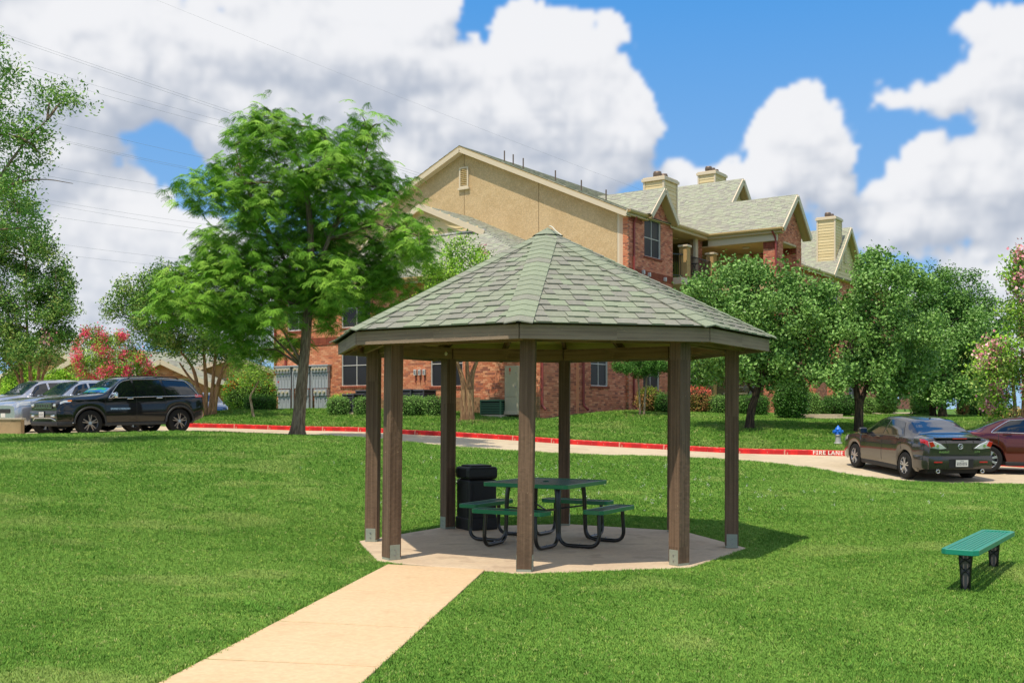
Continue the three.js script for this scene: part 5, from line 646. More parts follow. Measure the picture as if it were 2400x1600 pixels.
// grass: clumps of blades over the lawn
{
  const clump = seed => { const r = rng(seed), t = []; for (let i = 0; i < 9; i++) { const a = r() * 6.283, x = gauss(r) * .022, z = gauss(r) * .022, h = .030 + .026 * r(), l = .012 + .022 * r(), w = .0035; const q = V3(Math.cos(a), 0, Math.sin(a)), s = V3(-q.z, 0, q.x).multiplyScalar(w), b = V3(x, -.006, z), mid = b.clone().addScaledVector(q, l * .35).add(V3(0, h * .65, 0)), tip = b.clone().addScaledVector(q, l).add(V3(0, h, 0)); t.push(b.clone().sub(s), b.clone().add(s), mid.clone().addScaledVector(s, .8), b.clone().sub(s), mid.clone().addScaledVector(s, .8), mid.clone().addScaledVector(s, -.8), mid.clone().addScaledVector(s, -.8), mid.clone().addScaledVector(s, .8), tip); } return geoFrom(t); };
  const geos = [1, 2, 3, 4].map(clump), r = rng(77), lists = geos.map(() => []), cols = geos.map(() => []);
  const inPath = (x, d) => { const t = (d - 1.5) / (11.52 - 1.5); const l = lerp(-2.95, -1.335, t), e = lerp(-1.6, -.28, (d - 1.5) / (11.13 - 1.5)); return d < 11.6 && x > l - .02 && x < e + .02 && !(d > 11.13 && x > -.285); };
  const inPad = (x, d) => { const dx = x - GC.x, dz = -d - GC.z; for (let k = 0; k < 8; k++) { const a = oct(k + .5, 1); if (dx * a.x + dz * a.z > 2.425 * Math.cos(PI / 8)) return false; } return true; };
  const binv = BM.clone().invert(), inB = (x, d) => { const p = V3(x, 0, -d).applyMatrix4(binv); return p.x < .5 && p.z < 6.05; };
  const N = 560000; let n = 0;
  while (n < N) {
    const d = 5.6 * Math.pow(49 / 5.6, Math.pow(r(), 1.0)), x = (r() - .5) * d * 1.12;
    if (inPath(x, d) || inPad(x, d)) continue; const t = paveT(x, d); if (t > -.004 && t < 1.012 && x > -26 && x < 18) continue; if (d > 38 && inB(x, d)) continue; if (x < -16 && d > 30) continue;
    const k = n % 4, far = clamp((d - 12) / 25), patch = fbm(x * .35, d * .35, 3, 4), pt2 = fbm(x * 1.7 + 7, d * 1.7, 9, 3); n++;
    const s = lerp(.62, 1.7, far) * (.7 + .6 * r()), y = groundY(x, d); lists[k].push(TRS(V3(x, y, -d), new THREE.Quaternion().setFromAxisAngle(V3(0, 1, 0), r() * 6.283), V3(s, s * (.85 + .3 * pt2), s)));
    let c = mixc(sr(86, 128, 44), sr(96, 136, 50), sstep(.4, .6, patch)); c = mixc(c, sr(82, 124, 42), sstep(.52, .68, pt2)); c = mixc(c, sr(128, 150, 72), .55 * sstep(.60, .72, fbm(x * .8 + 20, d * .8, 5, 3))); const q = r(); if (q < .02) c = sr(150, 160, 88); else if (q < .10) c = mixc(c, sr(150, 172, 70), .6); const kk = .92 + .16 * r(); cols[k].push([c[0] * kk * 1.26, c[1] * kk * 1.19, c[2] * kk * 1.42]);
  }
  const mt = M.blade = leafMat(.75, .15, 0);
  const g = new THREE.Group(); g.name = 'lawn_grass'; scene.add(g); tag(g, 'short mown green grass covering the lawn', 'grass', null, 'stuff');
  geos.forEach((ge, k) => { const im = shade(new THREE.InstancedMesh(ge, mt, lists[k].length)); im.name = 'grass_blades'; im.userData.kind = 'stuff'; lists[k].forEach((m4, i) => { im.setMatrixAt(i, m4); im.setColorAt(i, _c.setRGB(...cols[k][i], THREE.SRGBColorSpace)); }); g.add(im); });
  const wd = new THREE.Group(); wd.name = 'lawn_weeds'; scene.add(wd); tag(wd, 'scattered coarse weed tufts standing above the mown grass', 'weeds', null, 'stuff'); const wg = [5, 6].map(sd => { const q = rng(sd), t = []; for (let i = 0; i < 16; i++) { const a = q() * 6.283, e = .25 + .5 * q(); t.push(...leafBlade(.10 + .07 * q(), .012, .002, V3(0, 0, 0), new THREE.Quaternion().setFromEuler(new THREE.Euler(-e, a, 0, 'YXZ')))); } return geoFrom(t); }), wl = []; for (const [u, v, n] of [[2100, 1548, 5], [2330, 1560, 2], [640, 1415, 5], [1020, 1525, 2], [400, 1260, 4], [200, 1330, 3], [620, 1180, 4], [1560, 1460, 2], [1300, 1560, 2], [90, 1520, 3], [1900, 1330, 2], [480, 1095, 3], [330, 1150, 3], [700, 1290, 3]]) { const d0 = FPX * 1.6 / (v - HOR); for (let i = 0; i < n; i++) { const d = d0 + gauss(r) * .07, x = (u - 1200) / FPX * d0 + gauss(r) * .12; wl.push([V3(x, groundY(x, d), -d), new THREE.Quaternion().setFromAxisAngle(V3(0, 1, 0), r() * 6.28), .42 + .3 * r()]); } } instanced(wd, 'weed_tuft', wg, M.blade, wl, pickFrom([sr(96, 140, 60), sr(84, 128, 48)], 1.25), r);
  const cl = []; for (let i = 0; i < 150; i++) { const d = 17 + 9 * r(), x = 1.0 + gauss(r) * 2.2 + (r() < .3 ? 2 : 0); cl.push([V3(x, groundY(x, d) + .055, -d), rq(r), .15 + .09 * r()]); } const fl = new THREE.Group(); fl.name = 'clover_flowers'; scene.add(fl); tag(fl, 'scattered tiny white clover flowers in the lawn behind the pavilion', 'flowers', null, 'stuff'); instanced(fl, 'clover_flower', CL.petals, M.petal, cl, () => _c.setRGB(.8, .8, .74), r);
}

// ---------------------------------------------------------------- vehicles (local frame: +x forward, +y up, ground at 0)
const herm = pts => x => { const n = pts.length; if (x <= pts[0][0]) return pts[0][1]; if (x >= pts[n - 1][0]) return pts[n - 1][1]; let i = 0; while (x > pts[i + 1][0]) i++; const sl = k => k <= 0 || k >= n - 1 ? (k <= 0 ? (pts[1][1] - pts[0][1]) / (pts[1][0] - pts[0][0]) : (pts[n - 1][1] - pts[n - 2][1]) / (pts[n - 1][0] - pts[n - 2][0])) : (() => { const a = (pts[k][1] - pts[k - 1][1]) / (pts[k][0] - pts[k - 1][0]), b = (pts[k + 1][1] - pts[k][1]) / (pts[k + 1][0] - pts[k][0]); return a * b <= 0 ? 0 : 2 * a * b / (a + b); })(); const h = pts[i + 1][0] - pts[i][0], t = (x - pts[i][0]) / h, t2 = t * t, t3 = t2 * t; return (2 * t3 - 3 * t2 + 1) * pts[i][1] + (t3 - 2 * t2 + t) * h * sl(i) + (-2 * t3 + 3 * t2) * pts[i + 1][1] + (t3 - t2) * h * sl(i + 1); };
M.tyre = std(0x111112, .85); M.alloy = phy(0xb9bcc0, .25, { metalness: .85 }); M.alloyDark = phy(0x33353a, .35, { metalness: .7 }); M.chrome = phy(0xe4e6ea, .1, { metalness: 1 }); M.blackTrim = std(0x1c1d1f, .6); M.glass = phy(0x0c1116, .04, { clearcoat: 1, clearcoatRoughness: .02, specularIntensity: 1 }); M.glassBlue = phy(0x10243c, .04, { clearcoat: 1, clearcoatRoughness: .02 }); M.lampRed = phy(0xb0060c, .15, { clearcoat: 1 }); M.lampClear = phy(0xcfd4d8, .12, { clearcoat: 1, metalness: .3 }); M.amber = phy(0xe07a10, .2, { clearcoat: 1 });
const plateTex = (() => { const c = document.createElement('canvas'); c.width = 128; c.height = 64; const g = c.getContext('2d'); g.fillStyle = '#d9d8d2'; g.fillRect(0, 0, 128, 64); g.fillStyle = '#39405a'; g.font = 'bold 13px sans-serif'; g.textAlign = 'center'; g.fillText('TEXAS', 64, 14); g.fillStyle = '#5b5b62'; for (let i = 0; i < 7; i++) g.fillRect(12 + i * 15.5, 22, 10, 30); g.fillStyle = '#d9d8d2'; for (let i = 0; i < 7; i++) g.fillRect(15 + i * 15.5, 27 + (i % 3) * 4, 4, 9); const t = new THREE.CanvasTexture(c); t.colorSpace = THREE.SRGBColorSpace; return t; })();
M.plate = std(0xffffff, .5, { map: plateTex });
function makeCar(t, c) {
  const top = herm(c.top), belt = herm(c.belt), wid = herm(c.wid), sill = c.sill ?? .3, x0 = c.top[0][0], x1 = c.top.at(-1)[0], wr = c.roofW, roofY = Math.max(...c.top.map(p => p[1]));
  const bot = x => { let y = x > c.axF + .55 ? c.noseY?.(x) ?? sill - .02 : x < c.axR - .55 ? c.tailY?.(x) ?? sill : sill; for (const a of [c.axF, c.axR]) { const dx = x - a, R = c.arch; if (Math.abs(dx) < R) y = Math.max(y, c.wheelR + Math.sqrt(R * R - dx * dx) - .02); } return y; };
  const sec = x => { const T = top(x), w = wid(x), b = Math.min(belt(x), T - .045), g = clamp((T - belt(x)) / (roofY - belt(x)), 0, 1), re = lerp(w - .10, wr, Math.pow(g, .75)), yb = Math.min(bot(x), b - .05); const P = [[w - .07, yb], [w - .015, lerp(yb, b, .12)], [w + .004, lerp(yb, b, .42)], [w, lerp(yb, b, .7)], [w - .02, lerp(yb, b, .93)], [w - .045, b], [lerp(w - .05, re, .5) + .012 * g, lerp(b, T - .05, .5)], [re, T - lerp(.03, .07, g)], [re - .06, T - lerp(.02, .025, g)], [re * .55, T - .004], [0, T]]; return P; };
  const S = (x, k) => { const P = sec(x), i = Math.min(P.length - 2, Math.floor(k)), f = k - i; return [lerp(P[i][0], P[i + 1][0], f), lerp(P[i][1], P[i + 1][1], f)]; };
  const xs = []; for (let x = x0; x <= x1 + 1e-6; x += (x1 - x0) / 110) xs.push(x);
  const K = 10, P = [], I = [], n = K * 2 + 1; xs.forEach((x, i) => { const s = sec(x); for (let k = 0; k <= K; k++) P.push(x, s[k][1], s[k][0]); for (let k = K - 1; k >= 0; k--) P.push(x, s[k][1], -s[k][0]); if (i) for (let k = 0; k < n - 1; k++) { const a = (i - 1) * n + k; I.push(a, a + n, a + 1, a + 1, a + n, a + n + 1); } });
  for (const [i, fl] of [[0, 0], [xs.length - 1, 1]]) for (let k = 0; k < K; k++) { const a = i * n + k, b = i * n + n - 1 - k; const q = [a, a + 1, b - 1, a, b - 1, b]; I.push(...(fl ? q : q.reverse())); }
  let g = new THREE.BufferGeometry(); g.setAttribute('position', new THREE.Float32BufferAttribute(P, 3)); g.setIndex(I); g = toCreasedNormals(g, .55); const body = part(t, 'body', g, c.paint);
  const patch = (name, parent, m, xa, xb, ka, kb, side, off = .006, nx = 14, nk = 6) => { const Q = [], J = []; for (let i = 0; i <= nx; i++) for (let j = 0; j <= nk; j++) { const k = lerp(ka, kb, j / nk), f = j / nk, x = lerp(xa(f), xb(f), i / nx), [z, y] = S(x, k), [z2, y2] = S(x, Math.min(10, k + .01)), dz = z2 - z, dy = y2 - y, l = Math.hypot(dz, dy) || 1; Q.push(x, y - dz / l * off, side * (z + dy / l * off)); } for (let i = 0; i < nx; i++) for (let j = 0; j < nk; j++) { const a = i * (nk + 1) + j; J.push(...(side > 0 ? [a, a + nk + 1, a + 1, a + 1, a + nk + 1, a + nk + 2] : [a, a + 1, a + nk + 1, a + 1, a + nk + 2, a + nk + 1])); } const q = new THREE.BufferGeometry(); q.setAttribute('position', new THREE.Float32BufferAttribute(Q, 3)); q.setIndex(J); q.computeVertexNormals(); return part(parent, name, q, m); };
  const screen = (name, m, xa, xb, off = .007, inset = 7.35) => { const Q = [], J = [], nx = 12, nk = 16; for (let i = 0; i <= nx; i++) for (let j = 0; j <= nk; j++) { const u = j / nk * 2 - 1, x = lerp(xa, xb, i / nx), k = lerp(10, inset, Math.abs(u)), [z, y] = S(x, k); Q.push(x, y + off, z * Math.sign(u || 1)); } for (let i = 0; i < nx; i++) for (let j = 0; j < nk; j++) { const a = i * (nk + 1) + j; J.push(a, a + 1, a + nk + 1, a + 1, a + nk + 2, a + nk + 1); } const q = new THREE.BufferGeometry(); q.setAttribute('position', new THREE.Float32BufferAttribute(Q, 3)); q.setIndex(J); q.computeVertexNormals(); if (q.attributes.normal.getY(0) < 0) { const id = q.index.array; for (let i = 0; i < id.length; i += 3) [id[i], id[i + 1]] = [id[i + 1], id[i]]; q.computeVertexNormals(); } return part(t, name, q, m); };
  screen('windscreen', c.screenMat || M.glass, c.ws[0], c.ws[1]); screen('rear_window', c.rearMat || M.glass, c.rw[0], c.rw[1]);
  for (const s of [1, -1]) {
    for (const [a0, a1, b0, b1] of c.windows) patch('side_window', t, c.sideMat || M.glass, f => lerp(a0, a1, f), f => lerp(b0, b1, f), 5.12, 6.86, s, .006);
    if (c.brightwork) { const [a0, a1, b0, b1] = c.brightwork; const l = (x, k) => { const [z, y] = S(x, k); return V3(x, y, s * (z + .010)); }, pts = []; for (let i = 0; i <= 16; i++) pts.push(l(lerp(a0, b0, i / 16), 5.0)); const up = []; for (let i = 0; i <= 16; i++) up.push(l(lerp(b1, a1, i / 16), 6.98)); part(t, 'window_trim', new THREE.TubeGeometry(new THREE.CatmullRomCurve3([...pts, ...up, pts[0]], false, 'centripetal'), 120, .011, 6), M.chrome); }
    for (const x of c.doors) patch('door_seam', t, M.blackTrim, () => x - .006, () => x + .006, .8, 5.0, s, .003, 1, 8);
    for (const x of c.handles) { const [z, y] = S(x, 4.35); part(t, 'door_handle', rbox(.2, .035, .04, .015, x, y, s * (z + .018)), c.handleMat || c.paint); }
    { const [z, y] = S(c.mirror, 5.3); const mr = part(t, 'wing_mirror', rbox(.13, .16, .22, .05, c.mirror, y + .05, s * (z + .14), 3), c.mirrorMat || c.paint); part(mr, 'mirror_arm', rbox(.07, .04, .12, .015, c.mirror, y - .01, s * (z + .02)), M.blackTrim); part(mr, 'mirror_glass', rbox(.01, .11, .16, .004, c.mirror - .066, y + .05, s * (z + .14)), M.glassBlue); }
    for (const a of [c.axF, c.axR]) {
      const z = wid(a) - c.tread / 2 - .015; const w = part(t, 'wheel', new THREE.LatheGeometry([[.62, -.5], [.93, -.5], [.985, -.4], [1, -.2], [1, .2], [.985, .4], [.93, .5], [.66, .5], [.64, .3]].map(p => new THREE.Vector2(p[0] * c.wheelR, p[1] * c.tread)), 36).rotateX(PI / 2).translate(a, c.wheelR, s * z), M.tyre);
      const R = c.wheelR * .66; part(w, 'rim', new THREE.LatheGeometry([[.90, -.3], [.92, .38], [1, .46], [1.02, .5], [.97, .47], [.90, .36], [.88, -.3]].map(p => new THREE.Vector2(p[0] * R, p[1] * c.tread)), 32).rotateX(PI / 2 * s).translate(a, c.wheelR, s * z), M.alloy);
      part(w, 'brake_disc', cyl(R * .82, R * .82, .03, 0, 0, 0, 24).rotateX(PI / 2).translate(a, c.wheelR, s * (z - .01)), M.alloyDark);
      const ns = c.spokes || 5; for (let i = 0; i < ns; i++) for (const dd of c.twin ? [-.19, .19] : [0]) { const an = i / ns * 6.283 + dd + .3, L = R * .94, g = slab([[.04, -.016], [L, -.009 - (c.twin ? 0 : .02)], [L, .009 + (c.twin ? 0 : .02)], [.04, .016]], .03, [], .003).translate(0, 0, c.tread * .34).rotateZ(an); if (s < 0) g.rotateY(PI); part(w, 'spoke', g.translate(a, c.wheelR, s * z), c.spokeMat || M.alloy); }
      part(w, 'hub_cap', cyl(.045, .05, .03, 0, 0, 0, 16).rotateX(PI / 2).translate(a, c.wheelR, s * (z + c.tread * .42)), M.alloy);
      part(t, 'wheel_arch', new THREE.CylinderGeometry(c.arch - .005, c.arch - .005, .34, 28, 1, true, 0, PI).rotateZ(PI / 2).rotateY(PI / 2).translate(a, c.wheelR - .02, s * (wid(a) - .20)), M.blackTrim);
      if (c.archTrim) { const pts = []; for (let i = 0; i <= 20; i++) { const an = lerp(.02, PI - .02, i / 20), x = a + Math.cos(an) * (c.arch + .03); pts.push(V3(x, c.wheelR - .02 + Math.sin(an) * (c.arch + .03), s * (wid(x) + .004))); } part(t, 'arch_trim', new THREE.TubeGeometry(new THREE.CatmullRomCurve3(pts), 36, .032, 8), c.archTrim); }
    }
    part(t, 'sill_trim', rbox(c.axF - c.axR - c.arch * 2 - .02, .10, .06, .02, (c.axF + c.axR) / 2, sill + .01, s * (wid(0) - .04)), c.archTrim || M.blackTrim);
  }
  const band = (name, parent, m, xa, end, y0, y1, off) => { const sg = Math.sign(end - xa), n = 12, A = []; for (let i = 0; i <= n; i++) { const x = lerp(xa, end, i / n); A.push([x, wid(x) + off]); } const e = wid(end) + off, C = []; for (let i = 0; i <= 10; i++) { const z = lerp(e, -e, i / 10), q = 1 - (z / e) ** 2; C.push([end + sg * (off + .035 * q), z]); } const Bq = A.map(([x, z]) => [x, -z]).reverse(); let P2 = [...A, ...C, ...Bq]; const g = new THREE.ExtrudeGeometry(shapeOf(P2), { depth: y1 - y0, bevelEnabled: true, bevelSize: .015, bevelThickness: .02, bevelSegments: 2 }).rotateX(PI / 2).translate(0, y1, 0); g.scale(1, 1, 1); return part(parent, name, toCreasedNormals(g, .5), m); };
  part(t, 'underbody', box(x1 - x0 - .7, .12, wid(0) * 2 - .5, (x0 + x1) / 2, sill + .02, 0), M.blackTrim);
  for (const a of [c.axF, c.axR]) part(t, 'axle', cyl(.05, .05, wid(0) * 2 - .3, 0, 0, 0, 10).rotateX(PI / 2).translate(a, c.wheelR, 0), M.blackTrim);
  return { S, sec, patch, wid, top, body, x0, x1, band };
}
const paint = (col, m = .5) => phy(col, .22, { metalness: m, clearcoat: 1, clearcoatRoughness: .03 });
const carAt = (name, label, axle1, axle2, group) => { const dx = axle1.x - axle2.x, dz = axle1.z - axle2.z; const mid = axle1.clone().lerp(axle2, .5), ry = Math.atan2(-dz, dx); return { mid, ry }; };
function place(t, x, d, hx, hd) { const h = Math.hypot(hx, hd), ux = hx / h, ud = hd / h; t.rotation.order = 'YXZ'; t.rotation.y = Math.atan2(ud, ux); const f = paveY(x + ux * 1.4, d + ud * 1.4), b = paveY(x - ux * 1.4, d - ud * 1.4), l = paveY(x - ud * .8, d + ux * .8), r = paveY(x + ud * .8, d - ux * .8); t.position.set(x, (f + b) / 2 + .006, -d); t.rotation.z = Math.atan2(f - b, 2.8); return t; }
const suvShape = { top: [[-2.40, 1.0], [-2.36, 1.13], [-2.27, 1.23], [-2.08, 1.54], [-1.92, 1.65], [-1.6, 1.715], [-.7, 1.755], [0, 1.74], [.28, 1.69], [.60, 1.49], [.96, 1.26], [1.2, 1.225], [1.8, 1.175], [2.15, 1.12], [2.31, 1.05], [2.40, .94]], belt: [[-2.4, 1.17], [-1, 1.15], [.5, 1.12], [1.2, 1.10], [2.4, 1.04]], wid: [[-2.40, .78], [-2.28, .90], [-1.9, .955], [-1.42, .965], [0, .955], [1.5, .965], [1.95, .945], [2.22, .90], [2.33, .85], [2.40, .78]], roofW: .64, sill: .33, axF: 1.49, axR: -1.425, arch: .445, wheelR: .385, tread: .25, ws: [.30, .95], rw: [-2.25, -2.0] };
{
  const t = thing('black_suv', 'shiny black sport utility vehicle with chrome window trim parked by the street', 'car'); const pm = phy(0x04060a, .3, { clearcoat: 1, clearcoatRoughness: .03, specularIntensity: .4 });
  // forward axle at (-12.41, 31), rear axle at (-10.5, 33.2) on the near side; the centre line lies 0.83 m farther back
  const c = makeCar(t, { ...suvShape, paint: pm, windows: [[.84, .46, .03, .06], [-.05, -.01, -.95, -.90], [-1.04, -.98, -2.06, -1.78]], brightwork: [.90, .46, -2.12, -1.78], doors: [1.02, .02, -.95], handles: [.22, -.74], handleMat: M.chrome, mirror: .76, mirrorMat: M.chrome, archTrim: std(0x2a2b2e, .55), spokes: 5, twin: 1, spokeMat: phy(0xa8988a, .3, { metalness: .8 }), screenMat: M.glassBlue, tailY: x => lerp(.36, .5, clamp((-x - 1.98) / .42)), noseY: x => lerp(.3, .36, clamp((x - 2.1) / .3)) });
  // printed sunshade behind the screen
  const shadeTex = tex(128, 64, (x, y) => { const a = tf(x, y, 5, 3, 800), b = tf(x, y, 4, 2, 811); return a > .66 ? sr(206, 200, 60) : b > .66 ? sr(60, 170, 110) : a < .45 ? sr(20, 90, 180) : sr(34, 150, 190); }); { const Q = [], U = [], J = []; for (let i = 0; i <= 8; i++) for (let j = 0; j <= 14; j++) { const u = j / 14 * 2 - 1, x = lerp(.70, .91, i / 8), [z, y] = c.S(x, lerp(10, 7.7, Math.abs(u))); Q.push(x, y + .011, z * .94 * Math.sign(u || 1)); U.push(j / 14, i / 8); } for (let i = 0; i < 8; i++) for (let j = 0; j < 14; j++) { const a = i * 15 + j; J.push(a, a + 15, a + 1, a + 1, a + 15, a + 16); } const q = new THREE.BufferGeometry(); q.setAttribute('position', new THREE.Float32BufferAttribute(Q, 3)); q.setAttribute('uv', new THREE.Float32BufferAttribute(U, 2)); q.setIndex(J); q.computeVertexNormals(); part(t, 'sunshade', q, phy(0xffffff, .3, { map: shadeTex, clearcoat: 1, clearcoatRoughness: .03 })); }
  const gr = part(t, 'grille', rbox(.05, .18, 1.10, .02, 2.40, .895, 0), M.blackTrim); for (let i = 0; i < 7; i++) { const z = (i - 3) * .152; const b = part(gr, 'grille_slot', slab([[-.055, -.07], [.055, -.07], [.06, .07], [-.06, .07]], .02, [[[-.042, -.058], [-.047, .058], [.047, .058], [.042, -.058]]]).rotateY(PI / 2).translate(2.412, .893, z), M.chrome); }
  for (const s of [1, -1]) { const hl = part(t, 'headlight', rbox(.2, .125, .22, .04, 2.315, .905, s * .69, 3), M.blackTrim); part(hl, 'lens', rbox(.1, .085, .15, .03, 2.385, .905, s * .67, 3), M.lampClear); c.patch('headlight_wing', t, M.lampClear, f => 2.05, f => 2.33, 3.9, 4.85, s, .01); c.patch('indicator', t, M.amber, f => 2.02, f => 2.14, 4.1, 4.8, s, .016); const fg = part(t, 'fog_lamp', rbox(.08, .09, .24, .03, 2.405, .60, s * .60), M.chrome); part(fg, 'lens', rbox(.05, .05, .18, .02, 2.435, .60, s * .60), M.lampClear); part(t, 'roof_rail', bent([V3(.1, 1.70, s * .60), V3(0, 1.775, s * .60), V3(-1.5, 1.745, s * .60), V3(-1.62, 1.67, s * .60)], .06, .016, 8), M.blackTrim); c.patch('tail_lamp', t, M.lampRed, f => -2.38, f => -2.0, 4.0, 5.2, s, .012); }
  part(t, 'bumper_chrome', bent([V3(2.0, .40, .955), V3(2.36, .43, .80), V3(2.43, .54, .52), V3(2.45, .545, 0), V3(2.43, .54, -.52), V3(2.36, .43, -.80), V3(2.0, .40, -.955)], .08, .016, 8), M.chrome); part(t, 'lower_intake', rbox(.08, .16, 1.0, .03, 2.36, .45, 0), M.blackTrim); part(t, 'skid_plate', rbox(.1, .05, 1.0, .02, 2.38, .35, 0), std(0x4a4c50, .5)); c.band('bumper', t, pm, 2.02, 2.40, .56, .735, .012); c.band('lower_bumper', t, M.blackTrim, 2.04, 2.385, .34, .42, .008);
  const pl = part(t, 'number_plate', rbox(.03, .18, .34, .006, 2.465, .65, 0), M.blackTrim); part(pl, 'plate_face', new THREE.PlaneGeometry(.30, .15).rotateY(PI / 2).translate(2.482, .65, 0), M.plate);
  for (const s of [1, -1]) { const [z, y] = c.S(.62, 2.6); const g = text('GRAND CHEROKEE', .052, .004); if (s < 0) g.rotateY(PI); part(t, 'door_lettering', g.translate(.55, y, s * (z + .004)), M.chrome); }
  part(t, 'antenna_fin', rbox(.16, .06, .03, .012, -1.35, 1.75, 0), pm);
  place(t, -11.99, 32.72, -1.91, -2.2);
}
function plainSuv(label, col, x, d, o = {}) { const t = thing('silver_suv', label, 'car', null, 0, 'silver vehicles parked beside the black one'), pm = paint(col, .6), c = makeCar(t, { ...suvShape, top: suvShape.top.map(([a, b]) => [a, b * (o.h || .97)]), belt: suvShape.belt.map(([a, b]) => [a, b * (o.h || .97)]), paint: pm, windows: [[.84, .46, .03, .06], [-.05, -.01, -.95, -.90], [-1.04, -.98, -2.03, -1.76]], doors: [1.02, .02, -.95], handles: [.22, -.74], mirror: .76, archTrim: M.blackTrim, screenMat: M.glassBlue, spokes: 6 });
  for (const s of [1, -1]) { c.patch('headlight', t, M.lampClear, f => 1.98, f => 2.36, 3.6, 4.85, s, .012); c.patch('tail_lamp', t, M.lampRed, f => -2.38, f => -2.05, 3.8, 5.2, s, .012); } part(t, 'grille', rbox(.06, .14, 1.0, .03, 2.39, .74, 0), M.blackTrim); part(t, 'lower_intake', rbox(.08, .14, 1.0, .03, 2.36, .48, 0), M.blackTrim); const pl = part(t, 'number_plate', rbox(.012, .15, .30, .004, 2.40, .62, 0), M.plate); place(t, x, d, -1.91, -2.2); return t; }
plainSuv('silver grey crossover with a blue reflecting windscreen next to the black one', 0xb2b8c2, -14.05, 34.55); plainSuv('pale silver crossover beyond the first silver one', 0xc4c4ca, -16.15, 36.4, { h: 1.0 });
// sedans
const sedanShape = { top: [[-2.28, .92], [-2.2, 1.02], [-1.95, 1.07], [-1.68, 1.10], [-1.3, 1.26], [-.95, 1.40], [-.4, 1.455], [.1, 1.44], [.42, 1.36], [.85, 1.14], [1.15, 1.0], [1.6, .93], [2.0, .84], [2.2, .74], [2.28, .64]], belt: [[-2.3, 1.0], [-1.2, 1.0], [.4, .95], [1.1, .92], [2.3, .85]], wid: [[-2.28, .76], [-2.17, .83], [-1.9, .86], [-1.33, .878], [0, .865], [1.31, .878], [1.8, .85], [2.1, .78], [2.28, .66]], roofW: .56, sill: .22, axF: 1.32, axR: -1.32, arch: .365, wheelR: .318, tread: .205, ws: [.36, 1.06], rw: [-1.70, -.98] };
{
  const t = thing('grey_sedan', 'dark grey sedan with clear tail lamps and round emblem parked on the street', 'car'), pm = paint(0x3d3a39, .4);
  const c = makeCar(t, { ...sedanShape, paint: pm, windows: [[.86, .42, -.12, -.08], [-.2, -.15, -1.22, -.86]], doors: [.95, -.15, -1.15], handles: [.02, -.98], mirror: .72, spokes: 5, twin: 1, rearMat: M.glassBlue, tailY: x => lerp(.24, .34, clamp((-x - 1.8) / .45)) });
  part(t, 'boot_seam', tube([V3(-2.25, .99, .34), V3(-2.282, .90, .34), V3(-2.284, .78, .30), V3(-2.286, .66, .48), V3(-2.286, .65, 0), V3(-2.286, .66, -.48), V3(-2.284, .78, -.30), V3(-2.282, .90, -.34), V3(-2.25, .99, -.34)], .006, 40, 5), M.blackTrim);
  part(t, 'boot_spoiler', rbox(.15, .03, 1.16, .014, -2.18, 1.035, 0), pm); part(t, 'brake_light', rbox(.02, .022, .36, .006, -2.252, 1.02, 0), M.lampRed);
  for (const s of [1, -1]) { const tl = c.patch('tail_lamp', t, M.lampRed, f => lerp(-2.27, -2.25, f), f => lerp(-2.02, -1.93, f), 3.75, 4.95, s, .010); part(tl, 'clear_lens', slab([[.78, .94], [.66, .955], [.48, .88], [.36, .80], [.50, .785], [.74, .82]].map(([z, y]) => [s * z, y]), .02, [], .012).rotateY(-PI / 2).translate(-2.275, 0, 0), M.lampClear); part(tl, 'red_lens', slab([[.785, .945], [.70, .955], [.64, .86], [.74, .825]].map(([z, y]) => [s * z, y]), .01, [], .004).rotateY(-PI / 2).translate(-2.305, 0, 0), M.lampRed); part(tl, 'inner_lamp', cyl(.035, .035, .02, 0, 0, 0, 14).rotateZ(PI / 2).translate(-2.31, .86, s * .58), M.chrome); part(t, 'reflector', rbox(.03, .032, .20, .008, -2.325, .48, s * .56), M.lampRed); part(t, 'exhaust_pipe', new THREE.TorusGeometry(.04, .012, 8, 18).rotateY(PI / 2).translate(-2.31, .27, s * .55), M.chrome); c.patch('headlight', t, M.lampClear, f => 1.75, f => 2.15, 3.4, 4.8, s, .012); }
  c.band('bumper', t, pm, -1.80, -2.28, .34, .60, .014); const pl = part(t, 'number_plate', rbox(.02, .17, .33, .004, -2.365, .46, 0), M.blackTrim); part(pl, 'plate_face', new THREE.PlaneGeometry(.305, .155).rotateY(-PI / 2).translate(-2.377, .46, 0), M.plate); part(t, 'plate_recess', rbox(.03, .22, .60, .02, -2.342, .45, 0), M.blackTrim);
  const em = part(t, 'emblem', new THREE.TorusGeometry(.058, .009, 8, 28).rotateY(PI / 2).translate(-2.292, .84, 0), M.chrome); part(em, 'emblem_wing', bent([V3(-2.292, .865, .05), V3(-2.297, .85, .02), V3(-2.298, .815, 0), V3(-2.297, .85, -.02), V3(-2.292, .865, -.05)], .015, .007, 6), M.chrome);
  part(t, 'badge', text('mazda3', .05, .004).rotateY(-PI / 2).translate(-2.286, .72, -.40001), M.chrome); part(t, 'badge', text('s 2.5', .045, .004).rotateY(-PI / 2).translate(-2.286, .72, .42), M.chrome); part(t, 'antenna_fin', rbox(.08, .03, .02, .008, -.9, 1.425, 0), pm);
  place(t, 10.10, 27.05, -.352, 2.6);
}
